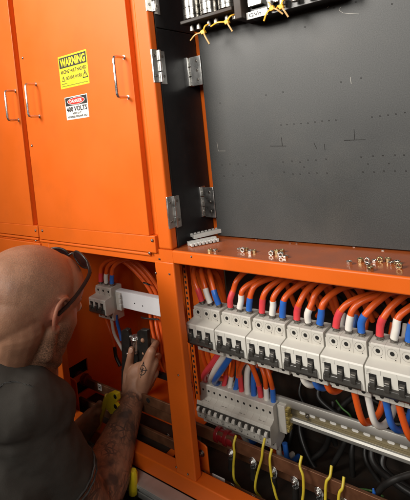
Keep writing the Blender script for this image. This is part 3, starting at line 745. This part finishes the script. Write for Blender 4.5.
# ------------------------------------------------------------------ terminals at the top of the upper bay
root = empty('terminal_block', (-520, 790, 215)); tag(root, 'dark block with three silver cylindrical fuse terminals, top of the upper bay', 'terminal block')
b = MB(); b.box(-606, -456, 796, 824.9, 226, 420); b.box(-470, -452, 762, 824.9, 216, 420); b.build('base', 'interior', root, bevel=2)
for k in range(3):
    cx = -585 + k * 47
    b = MB(); b.cyl((cx, 778, 244 ), (cx, 778, 420), 22, 32); b.cyl((cx, 778, 252), (cx, 778, 256), 22.6, 32); b.cyl((cx, 778, 268), (cx, 778, 272), 22.8, 32)
    b.build('fuse_cap', 'fuse_metal', root, bevel=1.2)
    for s_ in (-9, 10):
        b = MB(); b.cyl((cx + s_, 782, 222), (cx + s_, 782, 244), 6, 16); b.build('terminal_stud', 'dark_metal', root, bevel=.6)
b = MB(); b.box(-608, -472, 758, 800, 236, 243.8); b.build('terminal_bar', 'interior', root, bevel=1.5)
root = empty('terminal_block', (-360, 790, 225)); tag(root, 'dark terminal block with white handwritten label, top of the upper bay', 'terminal block')
b = MB(); b.box(-448, -250, 786, 824.9, 214, 420)
b.build('base', 'black_plastic', root, bevel=1.5)
b = MB(); b.box(-444, -412, 774, 788, 236, 252); b.box(-404, -378, 778, 788, 232, 250); b.build('terminal_bar', 'fuse_metal', root, bevel=1.5)
for k in range(5):
    x = -394 + k * 26; b = MB(); b.cyl((x, 774, 222), (x, 774, 236), 7, 14); b.build('terminal_stud', 'dark_metal', root, bevel=.6)
b = MB(); b.box(-450, -402, 776, 777.4, 213, 227); b.m = 1
b.text('GVn', lambda u, v: (-430 + u, 775.7, 220 + v), 28, 8.5, .02)
lb_ = b.build('label', ['sticker_white', 'ink'], root); lb_['label'] = 'white label strip with handwritten GVn'
def tie(head, ends, label):
    root = empty('cable_tie', head); tag(root, label, 'cable tie', 'yellow cable ties at the top of the upper bay')
    b = MB(); b.obox(head, (1, .3, .4), (0, 1, 0), (-.4, 0, 1), 9, 8, 9); b.build('head', 'tie', root, bevel=1)
    for e, m_ in ends:
        b = MB(); mid = (Vector(head) + e) / 2 + Vector((0, -4, 3)); b.tube(spline([head, mid, e], 6), 1.9, 6); b.build('strap', m_, root, smooth=60)
H1 = at(203.4, 32, 770); tie(H1, [(at(190.5, 40.5, 765), 'tie_tail'), (at(209.5, 44, 765), 'tie_tail'), (at(209, 24, 778), 'tie')], 'yellow cable tie dangling under the first silver fuse terminal')
H1 = at(227, 22, 770); tie(H1, [(at(211, 26.5, 770), 'tie'), (at(232.5, 31.5, 765), 'tie_tail'), (at(236, 14, 778), 'tie')], 'yellow cable tie under the third silver fuse terminal')
H1 = at(272.4, 8.4, 768); tie(H1, [(at(264, 21, 762), 'tie'), (at(283, 14, 768), 'tie_tail'), (at(268, 1, 775), 'tie_tail')], 'yellow cable tie with broad tail hanging beside the white label')
H1 = at(281.4, 6.8, 768); tie(H1, [(at(288.4, 17, 765), 'tie_tail'), (at(286, -1, 775), 'tie'), (at(277, 9.5, 770), 'tie')], 'yellow cable tie farther from the white label, under the terminal studs')

# ------------------------------------------------------------------ person
def skin_material():
    m = mat('skin', (.37, .19, .115), .50, 0, .16, 30, .5, 420, .42, .10, sss=.08, dirt=(.27, .11, .065), dscale=22, damt=.7)
    nt = m.node_tree; b = nt.nodes['Principled BSDF']; g = nt.nodes.new('ShaderNodeNewGeometry')
    def mask(p, rad, soft, stretch=None):
        sub = nt.nodes.new('ShaderNodeVectorMath'); sub.operation = 'DISTANCE'; lk(nt, g.outputs['Position'], sub.inputs[0]); sub.inputs[1].default_value = Vector(p) * S
        mr = nt.nodes.new('ShaderNodeMapRange'); mr.interpolation_type = 'SMOOTHSTEP'; mr.inputs[1].default_value = rad * S; mr.inputs[2].default_value = (rad - soft) * S; mr.inputs[3].default_value = 0; mr.inputs[4].default_value = 1
        lk(nt, sub.outputs['Value'], mr.inputs[0]); return mr.outputs[0]
    def mth(op, a, c):
        n = nt.nodes.new('ShaderNodeMath'); n.operation = op; n.use_clamp = True
        for i, v in enumerate((a, c)):
            if isinstance(v, (int, float)): n.inputs[i].default_value = v
            else: lk(nt, v, n.inputs[i])
        return n.outputs[0]
    def blend(fac, c):
        src = b.inputs['Base Color'].links[0].from_socket; mx = nt.nodes.new('ShaderNodeMix'); mx.data_type = 'RGBA'
        lk(nt, fac, mx.inputs[0]); lk(nt, src, mx.inputs[6]); mx.inputs[7].default_value = (*c, 1); lk(nt, mx.outputs[2], b.inputs['Base Color'])
    def nz(scale, lo, hi, detail=4):
        n = nt.nodes.new('ShaderNodeTexNoise'); n.inputs['Scale'].default_value = scale; n.inputs['Detail'].default_value = detail; lk(nt, g.outputs['Position'], n.inputs['Vector'])
        mr = nt.nodes.new('ShaderNodeMapRange'); mr.inputs[1].default_value = lo; mr.inputs[2].default_value = hi; lk(nt, n.outputs[0], mr.inputs[0]); return mr.outputs[0]
    # stubble and beard
    st = mth('MULTIPLY', mth('MAXIMUM', mask(BEARD[0], 74, 44), mask(BEARD[1], 56, 36)), nz(420, .30, .62, 2)); blend(mth('MULTIPLY', st, .85), (.05, .03, .02))
    blend(mth('MULTIPLY', mask(hd(76, -8, -4), 42, 26), .55), (.56, .17, .11))
    sc = mth('MULTIPLY', mask(CROWN, 98, 40), nz(500, .35, .65, 2)); blend(mth('MULTIPLY', sc, .55), (.14, .09, .065))
    # forearm tattoos: banded line work
    w = nt.nodes.new('ShaderNodeTexWave'); w.wave_type = 'RINGS'; w.inputs['Scale'].default_value = 24; w.inputs['Distortion'].default_value = 9; w.inputs['Detail'].default_value = 3; w.inputs['Detail Scale'].default_value = 2.2
    lk(nt, g.outputs['Position'], w.inputs['Vector'])
    mw = nt.nodes.new('ShaderNodeMapRange'); mw.inputs[1].default_value = .5; mw.inputs[2].default_value = .72; lk(nt, w.outputs['Fac'], mw.inputs[0])
    vo = nt.nodes.new('ShaderNodeTexVoronoi'); vo.feature = 'DISTANCE_TO_EDGE'; vo.inputs['Scale'].default_value = 46; lk(nt, g.outputs['Position'], vo.inputs['Vector'])
    mv = nt.nodes.new('ShaderNodeMapRange'); mv.inputs[1].default_value = .09; mv.inputs[2].default_value = .03; lk(nt, vo.outputs['Distance'], mv.inputs[0])
    arm = None
    for p, r_ in ARMT:
        q = mask(p, r_, 22); arm = q if arm is None else mth('MAXIMUM', arm, q)
    ink = mth('MULTIPLY', mth('MAXIMUM', mth('MULTIPLY', mw.outputs[0], .8), mv.outputs[0]), nz(30, .35, .6)); ink = mth('MAXIMUM', ink, nz(26, .48, .62))
    blend(mth('MULTIPLY', mth('MULTIPLY', arm, ink), .78), (.045, .045, .045))
    return m
# head frame
HK = 1.075
HC = atC(31.5, 303, 850)
F_ = (CR * math.sin(math.radians(28)) + CF * math.cos(math.radians(28))).normalized()
F_.z = 0; F_.normalize(); UPW = Vector((0, 0, 1)); R0 = F_.cross(UPW).normalized()
pit = math.radians(20)
HF = (F_ * math.cos(pit) - UPW * math.sin(pit)).normalized(); HU = (UPW * math.cos(pit) + F_ * math.sin(pit)).normalized(); HR = HF.cross(HU).normalized()
tl = math.radians(5); HU, HR = (HU * math.cos(tl) + HR * math.sin(tl)).normalized(), (HR * math.cos(tl) - HU * math.sin(tl)).normalized()
def hd(x, y, z): return HC + (HR * x + HF * y + HU * z) * HK
AX = (HR, HF, HU)
NECK = atC(8, 374, 885); SH_R = atC(22, 418, 830); ELB = atC(90, 513, 950); WR = at(134, 398, 795)
CHEST = NECK + Vector((-35, -20, -170)); SH_L = NECK + Vector((-150, 90, -70)); HIP = Vector((-930, 300, -800))
ELB_L = SH_L + Vector((-30, 110, -260)); WR_L = at(77, 436, 678)
KN = at(147, 352, 838)
BEARD = [hd(52, 34, -74), hd(22, 76, -92)]; CROWN = hd(10, -30, 30)
ARMT = [(ELB.lerp(WR, t), r_) for t, r_ in ((0, 100), (.25, 96), (.5, 86), (.72, 72))] + [(ELB.lerp(SH_R, .2), 105), (ELB.lerp(WR, .88), 56)]
M['skin'] = skin_material()
B = MB()
def hell(x, y, z, a, c, d): B.ell(hd(x, y, z), (a * HK, c * HK, d * HK), AX, 40, 24)
hell(0, -14, 22, 77, 97, 80); hell(0, 30, 30, 69, 62, 62); hell(0, -48, -4, 66, 60, 62)
hell(0, 36, -30, 62, 56, 72); hell(0, 40, -72, 48, 50, 42); hell(0, 62, -98, 26, 24, 20)
for s_ in (-1, 1):
    B.cap(hd(s_ * 50, 6, -40), hd(s_ * 43, 18, -78), 17, 16); B.cap(hd(s_ * 43, 18, -78), hd(s_ * 18, 70, -102), 15, 14)
    hell(s_ * 37, 57, -28, 20, 20, 20); B.cap(hd(s_ * 14, 86, 12), hd(s_ * 40, 76, 12), 7, 6)
    B.ell(hd(s_ * 31, 78, -3), 12.5)
    # ear: rim, concha and lobe
    ex = 71
    E = [hd(s_ * (ex + 2), 14, 8), hd(s_ * (ex + 9), 6, 20), hd(s_ * (ex + 13), -8, 22), hd(s_ * (ex + 15), -20, 12), hd(s_ * (ex + 14), -22, -4), hd(s_ * (ex + 9), -15, -20), hd(s_ * (ex + 3), -5, -32), hd(s_ * (ex - 1), 4, -30)]
    B.tube(spline(E, 6), 4.4, 10); B.ell(hd(s_ * (ex + 4), -6, -2), (5, 13, 20), AX); B.ell(hd(s_ * (ex + 3), 0, -30), (5, 7, 9), AX)
B.cap(hd(0, 88, 0), hd(0, 97, -34), 8, 9); B.ell(hd(-8, 92, -38), 7); B.ell(hd(8, 92, -38), 7)
B.cap(hd(-18, 90, -62), hd(18, 90, -62), 8, 8); B.cap(hd(-14, 89, -71), hd(14, 89, -71), 8, 8)
# neck and torso
B.cap(hd(0, -22, -40), NECK + Vector((0, 0, -10)), 57, 60); B.cap(hd(0, -44, -16), NECK + Vector((-14, -20, 0)), 58, 52); B.cap(hd(20, -36, -30), NECK + Vector((10, -14, 0)), 50, 50); B.cap(hd(0, 16, -60), NECK + Vector((20, 30, -30)), 50, 58)
B.cap(NECK + Vector((-4, -10, -30)), SH_R, 48, 52); B.cap(NECK + Vector((0, 0, -30)), SH_L, 52, 52)
B.cap(CHEST, HIP, 122, 132); B.cap(CHEST, SH_R + Vector((-30, 0, -44)), 88, 62); B.cap(CHEST, SH_L + Vector((0, 0, -60)), 90, 64)
B.cap(SH_R, ELB, 52, 56)
def limb(P, R_):
    for i in range(len(P) - 1): B.cap(P[i], P[i + 1], R_[i], R_[i + 1])
limb([ELB, ELB.lerp(WR, .28) + CR * 3, ELB.lerp(WR, .62), WR], [56, 58, 44, 30]); B.ell(ELB, 57)
limb([SH_L, ELB_L, ELB_L.lerp(WR_L, .35), WR_L], [56, 42, 40, 26])
# legs folded on the floor
KR = Vector((-760, 560, -845)); KL = Vector((-1180, 500, -830))
limb([HIP + Vector((90, 20, -10)), KR], [85, 58]); limb([HIP + Vector((-90, 20, -10)), KL], [85, 58])
limb([KR, Vector((-900, 380, -858)), Vector((-980, 340, -862))], [52, 40, 34]); limb([KL, Vector((-1050, 400, -858)), Vector((-960, 430, -860))], [52, 40, 34])
# right hand: back of the hand to the camera, fingers closing forward round the tool
up = (KN - WR).normalized(); side = (CR - up * CR.dot(up)).normalized(); fw = side.cross(up).normalized()
if fw.dot(CF) < 0: fw = -fw
L_ = (KN - WR).length
HY = 838
TH = [at(128.5, 386, 818), at(128, 372, 830), at(130, 360, 834), at(131.5, 349.5, 836)]
KNU = [at(151.5, 351.5, HY), at(154.5, 362, HY + 6), at(153.5, 373, HY + 8), at(150, 383, HY + 6)]
PALM = at(140, 379, 828)
B.cap(WR, PALM, 30, 28); B.ell(PALM, (41, 26, 48), (side, fw, up), 24, 16)
for k, p0 in enumerate(KNU):
    B.cap(WR + side * (2 + 4 * (3 - k)), p0, 22, 13.5)
    B.cap(PALM + side * 4, p0, 24, 13.5)
    a, c, e = ((46, 28, 20), (50, 31, 21), (46, 29, 20), (37, 23, 18))[k]
    p1 = p0 + (fw * .95 + up * (.22 if k == 0 else .02) + side * .12).normalized() * a
    p2 = p1 + (fw * .25 - side * .95).normalized() * c
    p3 = p2 + (-fw * .75 - side * .6).normalized() * e
    B.cap(p0, p1, 12, 9.6); B.cap(p1, p2, 9.4, 8.6); B.cap(p2, p3, 8.6, 7.2)
B.cap(WR + side * -8, TH[0], 24, 19); B.cap(TH[0], TH[1], 18, 14.5); B.cap(TH[1], TH[2], 14, 11.5); B.cap(TH[2], TH[3], 11.5, 9.2)
B.cap(TH[1], KNU[1], 13, 13); B.cap(TH[0], KNU[2], 18, 16)
THUMB_TIP, THUMB_DIR = TH[3], (TH[3] - TH[2]).normalized()
# left hand: fist round the yellow tool handle
G0 = at(98, 424, 712); G1 = at(108, 395, 730); gd = (G1 - G0).normalized()
K2 = at(92, 419, 704); u2 = (K2 - WR_L).normalized()
n2 = gd.cross(u2).normalized()
if n2.dot(CF) > 0: n2 = -n2            # towards the camera
B.cap(WR_L, K2, 34, 28)
for i in range(4):
    off = gd * (12 - 17 * i) * .85
    k0 = K2 + off * 1.1 + n2 * 8; k1 = k0 + (u2 * .9 + n2 * .25) * 28; k2 = k1 + (u2 * .25 - n2 * .95) * 22; k3 = k2 + (-u2 * .9 - n2 * .2) * 18
    B.cap(WR_L + off * .5, k0, 17, 12); B.cap(k0, k1, 10, 9); B.cap(k1, k2, 9, 8); B.cap(k2, k3, 8, 7)
th0 = WR_L + gd * 16 + n2 * 6; th1 = K2 + gd * 26 + n2 * 4 - u2 * 4; th2 = th1 + (u2 * .8 + gd * .5) * 24
B.cap(th0, th1, 15, 12); B.cap(th1, th2, 11.5, 9)
person = B.build('person', 'skin', origin=(-930, 300, -900), smooth=0)
for p in person.data.polygons: p.use_smooth = True
def remesh(o, vox, it, fac=.5):
    r = o.modifiers.new('skin surface', 'REMESH'); r.mode = 'VOXEL'; r.voxel_size = vox * S; r.use_smooth_shade = True
    s_ = o.modifiers.new('soften', 'SMOOTH'); s_.factor = fac; s_.iterations = it
remesh(person, 2.6, 7)
tag(person, 'crouching bald man in a dark grey T-shirt working with tools in the left bay', 'person')
# eyes and brows, nails, tattoo on the hand
for s_ in (-1, 1):
    b = MB(); b.ell(hd(s_ * 31, 82, -3), 11, AX if False else None); b.m = 1; b.cyl(hd(s_ * 31, 92.4, -5), hd(s_ * 31, 93.4, -5), 5, 16)
    b.build('eye', ['plastic_white', 'ink'], person, smooth=60)
    b = MB(); b.tube(spline([hd(s_ * 12, 93, 14), hd(s_ * 26, 89, 19), hd(s_ * 38, 82, 15)], 5), [2.6] * 11, 8); b.build('eyebrow', 'cable_black', person, smooth=60)
b = MB()
b.ell(THUMB_TIP - fw * 7.4 - THUMB_DIR * 1, (6, 1.8, 8), (side, fw, up)); b.build('thumbnail', mat('nail', (.55, .33, .24), .3), person, smooth=60)
tc_ = at(141, 371, 805) - Vector((0, 50, 0))
b = MB(); n = 28; ax_, au_ = Vector((1, 0, .1)), Vector((.1, 0, 1))
b.tube([tc_ + (ax_ * math.cos(2 * math.pi * i / n) + au_ * math.sin(2 * math.pi * i / n)) * 12 for i in range(n)], 1.0, 6, closed=True)
for (u0, v0, u1, v1) in ((0, -19, 0, 21), (-15, 0, 15, 0), (0, 21, -5, 11), (0, 21, 5, 11), (-5, -6, 5, 6), (5, -6, -5, 6)):
    b.tube([(tc_ + ax_ * u0 + au_ * v0).lerp(tc_ + ax_ * u1 + au_ * v1, k / 8) for k in range(9)], 1.0, 6)
t_ = b.build('tattoo', 'ink', person); t_['label'] = 'dark compass tattoo on the back of the right hand'
wm = t_.modifiers.new('on skin', 'SHRINKWRAP'); wm.target = person; wm.wrap_method = 'PROJECT'; wm.use_project_y = True; wm.use_positive_direction = True; wm.use_negative_direction = False; wm.wrap_mode = 'ABOVE_SURFACE'; wm.offset = .0003
# T-shirt
M['shirt'] = mat('dark grey cotton', (.076, .070, .062), .92, 0, .08, 40, .9, 1500, .15, .02, dirt=(.085, .078, .068), dscale=6, damt=.5)
M['shirt_edge'] = mat('faded shirt seam cotton', (.075, .076, .074), .92, 0, .3, 120, .6, 1500, .2, .03)
Bs = B; B = MB()
HEM = SH_R.lerp(ELB, .62)
B.cap(NECK + Vector((-10, -20, -62)), SH_R + Vector((2, 0, 2)), 62, 72); B.cap(NECK + Vector((0, 0, -66)), SH_L, 66, 72)
B.cap(NECK + Vector((4, -12, -44)), SH_R.lerp(NECK, .3), 70, 68)
B.cap(atC(-16, 390, 800), atC(18, 402, 800), 78, 66); B.cap(atC(18, 402, 800), atC(44, 412, 850), 66, 62); B.cap(NECK + Vector((-30, -30, -40)), CHEST, 78, 150); B.cap(NECK + Vector((14, 14, -56)), CHEST, 62, 140)
B.cap(CHEST, HIP + Vector((0, 0, 0)), 156, 168); B.cap(CHEST, SH_R + Vector((-26, 0, -46)), 120, 80); B.cap(SH_R + Vector((-40, 0, -10)), CHEST + Vector((20, -20, -60)), 76, 130); B.cap(CHEST, SH_L + Vector((0, 0, -60)), 120, 88)
B.cyl(SH_R, HEM, 71, 40, 66); B.cap(SH_R, SH_R.lerp(ELB, .35), 72, 69)
B.cyl(SH_L, SH_L.lerp(ELB_L, .6), 70, 40, 62)
shirt = B.build('t_shirt', 'shirt', person, smooth=0)
remesh(shirt, 4, 16)
tx = bpy.data.textures.new('folds', 'CLOUDS'); tx.noise_scale = .11; tx.noise_depth = 2
dm = shirt.modifiers.new('folds', 'DISPLACE'); dm.texture = tx; dm.texture_coords = 'GLOBAL'; dm.strength = .016; dm.mid_level = .5
tx2 = bpy.data.textures.new('creases', 'CLOUDS'); tx2.noise_scale = .03; tx2.noise_depth = 3; tx2.noise_type = 'HARD_NOISE'
dm2 = shirt.modifiers.new('creases', 'DISPLACE'); dm2.texture = tx2; dm2.texture_coords = 'GLOBAL'; dm2.strength = .001; dm2.mid_level = .5
adir = (ELB - SH_R).normalized(); ua = adir.orthogonal().normalized(); wa = adir.cross(ua)
b = MB()
for t, r_ in ((0, 66), (-13, 67)):
    n = 40; b.tube([HEM + adir * t + (ua * math.cos(2 * math.pi * i / n) + wa * math.sin(2 * math.pi * i / n)) * (r_ + .8 * math.sin(3.1 * i)) for i in range(n)], 2.0, 8, closed=True)
b.build('sleeve_hem', 'shirt_edge', shirt, smooth=60)
# collar ring round the neck, follows the neck axis
nd = (hd(0, -30, -30) - NECK).normalized(); nd = (nd + UPW * .6).normalized(); ua = nd.orthogonal().normalized(); wa = nd.cross(ua)
b = MB(); n = 48; nc = NECK + Vector((0, -6, 6))
for dz, rr in ((0, 76), (-9, 80)):
    b.tube([nc + nd * dz + (ua * math.cos(2 * math.pi * i / n) + wa * math.sin(2 * math.pi * i / n)) * rr for i in range(n)], 5.2, 10, closed=True)
b.build('collar', 'shirt', shirt, smooth=60)
b = MB(); b.tube(spline([atC(px, py, 735) for px, py in ((-8, 396), (6, 380), (20, 370), (36, 365), (50, 368), (58, 374))], 10), 1.6, 6)
sm = b.build('shoulder_seam', 'shirt_edge', shirt, smooth=60)
wm = sm.modifiers.new('on cloth', 'SHRINKWRAP'); wm.target = shirt; wm.wrap_method = 'NEAREST_SURFACEPOINT'; wm.wrap_mode = 'ABOVE_SURFACE'; wm.offset = .0008
M['denim'] = mat('dark work trousers', (.03, .032, .038), .85, 0, .15, 40, .5, 900)
B = MB(); B.cap(HIP + Vector((0, 0, -10)), HIP + Vector((0, 20, -30)), 160, 150)
limb([HIP + Vector((90, 20, -10)), KR], [95, 66]); limb([HIP + Vector((-90, 20, -10)), KL], [95, 66]); limb([KR, Vector((-880, 400, -856))], [60, 50]); limb([KL, Vector((-1070, 410, -856))], [60, 50])
B.v = [Vector((v.x, v.y, max(v.z, -899))) for v in B.v]
tr = B.build('trousers', 'denim', person, smooth=0); remesh(tr, 6, 3)

# sunglasses pushed up on the head
sg = empty('sunglasses', hd(0, 74, 80)); tag(sg, 'dark brown sunglasses pushed up on the bald man\'s forehead', 'sunglasses')
for s_ in (-1, 1):
    b = MB(); n = 28; A_ = (HR * s_, (HU * .95 + HF * .3).normalized()); c = hd(s_ * 35, 66, 84)
    nrm = (HF * .75 + HU * .5 + HR * s_ * .3).normalized(); a1 = HR * s_ - nrm * (HR * s_).dot(nrm); a1.normalize(); a2 = nrm.cross(a1).normalized()
    if a2.dot(HU) < 0: a2 = -a2
    pl = [c + a1 * (30 * math.cos(t) ) + a2 * (17 * math.sin(t) * (1 - .1 * math.cos(t))) for t in [2 * math.pi * i / n for i in range(n)]]
    b.add([p + nrm * .8 for p in pl] + [p - nrm * .8 for p in pl], [tuple(range(n)), tuple(range(2 * n - 1, n - 1, -1))] + [(i, n + i, n + (i + 1) % n, (i + 1) % n) for i in range(n)])
    b.build('lens', 'lens', sg, smooth=40)
    b = MB(); b.tube(pl, 2.3, 8, closed=True); b.build('rim', 'black_plastic', sg, smooth=60)
    b = MB(); tp = [c + a1 * 30 + a2 * 3, hd(s_ * 77, 50, 64), hd(s_ * 83, 28, 36), hd(s_ * 83, 6, 12), hd(s_ * 81, -12, -4)]
    b.tube(spline(tp, 8), 3.9, 10); b.build('temple_arm', mat('tortoise', (.022, .010, .008), .3, spec=.35), sg, smooth=60)
b = MB(); b.tube(spline([hd(-8, 74, 88), hd(0, 76, 93), hd(8, 74, 88)], 5), 2.4, 8); b.build('bridge', 'black_plastic', sg, smooth=60)

# ------------------------------------------------------------------ tools
TY = 872
tool = empty('crimping_tool', at(132, 360, TY)); tag(tool, 'black hand tool with two upright jaws and steel roller gripped in the tattooed hand', 'hand tool')
def plate(b, pts, y0, y1): b.prism_y([(p.x, p.z) for p in [at(px, py, (y0 + y1) / 2) for px, py in pts]], y0, y1)
b = MB(); plate(b, [(122.5, 330), (126, 328), (129.5, 329), (131, 338), (131, 372), (126.5, 372), (123, 350)], 852, 866); b.build('jaw', 'tool_black', tool, bevel=2)
b = MB(); plate(b, [(138.5, 331), (142, 328.5), (148.5, 329.5), (149.5, 345), (149, 368), (139.5, 368)], 852, 866); b.build('jaw', 'tool_black', tool, bevel=2)
b = MB(); plate(b, [(122, 368), (150, 366), (146, 384), (127, 384)], 853, 865); b.build('tool_body', 'tool_black', tool, bevel=2)
b = MB(); plate(b, [(125, 334), (131, 345), (139, 345), (147, 333), (149, 372), (126, 376)], 866, 872); b.build('back_plate', 'tool_black', tool, bevel=1)
b = MB(); b.cyl(at(136, 352, 859), at(135.6, 336, 859), 13, 24); b.cyl(at(135.7, 340, 859), at(135.6, 337.6, 859), 15, 24); b.cyl(at(130, 336.5, 859), at(140.5, 338.5, 859), 6, 16); b.build('roller', 'chrome', tool, bevel=1)
for q in ((127.5, 354), (132.5, 353), (136, 352)): screw(at(*q, 851), 4.2, tool, 'chrome')
b = MB(); P = [at(125.4, 350, 866), at(124.6, 372, 858), at(124.4, 396, 840), at(122.5, 424, 815)]
b.tube(spline(P, 6), 9.5, 12); b.build('handle', 'tool_black', tool, smooth=60)
st = empty('wire_stripper', G0); tag(st, 'yellow wire stripper with two round holes held in the other hand', 'wire stripper')
b = MB(); P = [at(96.5, 428, 708), at(99, 420, 714), at(103, 409, 722), at(108, 396, 730)]; b.tube(spline(P, 6), [9.5 + 1.2 * math.sin(i * .35) for i in range(19)], 14); b.build('handle', 'tool_yellow', st, smooth=60)
b = MB(); y0, y1 = 722, 734
plate(b, [(104, 402), (108, 393.5), (113.5, 391), (118.6, 393), (119, 399), (116.4, 402.5), (118.5, 406), (116, 413), (112, 413)], y0, y1)
b.m = 1
for q in ((115, 396.8), (115.2, 406.6)):
    p = at(*q, y0); b.cyl(p + Vector((0, -.6, 0)), p + Vector((0, 1, 0)), 6.2, 20)
b.build('stripper_head', ['tool_yellow', 'hole'], st, bevel=1.2)
sd = empty('screwdriver', at(132, 500, 660)); tag(sd, 'yellow and black handled screwdriver standing behind the tattooed forearm', 'screwdriver')
a, c = at(133, 470, 660), at(133, 493, 660)
b = MB(); b.tube([a, a.lerp(c, .1), a.lerp(c, .5), c], [7, 10.5, 11, 10.5], 10); b.build('handle', 'tool_yellow', sd, smooth=30)
d_ = (c - a).normalized(); e = c + d_ * 55
b = MB(); b.tube([c, c.lerp(e, .7), e], [11.2, 11.4, 8], 14); b.build('grip', 'black_plastic', sd, smooth=30)
b = MB(); tipz = -900 - e.z; b.cyl(e, Vector((e.x, e.y, -899.5)), 3, 10); b.build('shaft', 'chrome', sd)

# ------------------------------------------------------------------ camera, lights, world
cam = bpy.data.cameras.new('camera'); co = bpy.data.objects.new('camera', cam); col.objects.link(co)
co.matrix_world = Matrix(((CR.x, CU.x, -CF.x, 0), (CR.y, CU.y, -CF.y, 0), (CR.z, CU.z, -CF.z, 0), (0, 0, 0, 1)))
cam.sensor_fit = 'AUTO'; cam.sensor_width = 36; cam.lens = FPX / 500 * 36; cam.shift_y = -(250 - CY) / 500; cam.clip_start = .02; cam.clip_end = 100
scene.camera = co
def area(name, loc, target, size, power, color, size_y=None):
    l = bpy.data.lights.new(name, 'AREA'); l.energy = power; l.color = color; l.size = size
    if size_y: l.shape = 'RECTANGLE'; l.size_y = size_y
    o = bpy.data.objects.new(name, l); col.objects.link(o); o.location = Vector(loc) * S
    o.rotation_euler = (Vector(target) * S - o.location).to_track_quat('-Z', 'Y').to_euler(); return o
area('ceiling_and_fill_lamp', (-1500, -1100, 1200), (-650, 750, 470), 1.0, 17, (1, .95, .88), 1.1).data.spread = math.radians(65)
area('ceiling_and_fill_lamp', (350, -1300, 1000), (-420, 780, 330), 1.1, 7.5, (1, .96, .90), 1.1).data.spread = math.radians(66)  # added fill from the camera side for the breaker fronts
w = bpy.data.worlds.new('World'); scene.world = w; w.use_nodes = True
nt = w.node_tree; bg = nt.nodes['Background']; tcw = nt.nodes.new('ShaderNodeTexCoord'); sp = nt.nodes.new('ShaderNodeSeparateXYZ'); lk(nt, tcw.outputs['Generated'], sp.inputs[0])
cr_ = nt.nodes.new('ShaderNodeValToRGB'); cr_.color_ramp.elements[0].position = .0; cr_.color_ramp.elements[0].color = (.020, .014, .010, 1)
cr_.color_ramp.elements[1].position = 1; cr_.color_ramp.elements[1].color = (.26, .22, .17, 1)
mr = nt.nodes.new('ShaderNodeMapRange'); mr.inputs[1].default_value = -.3; mr.inputs[2].default_value = .9; lk(nt, sp.outputs[2], mr.inputs[0]); lk(nt, mr.outputs[0], cr_.inputs[0]); lk(nt, cr_.outputs[0], bg.inputs[0])
bg.inputs[1].default_value = .42
scene.view_settings.view_transform = 'Standard'; scene.view_settings.look = 'None'; scene.view_settings.exposure = 0; scene.view_settings.gamma = 1
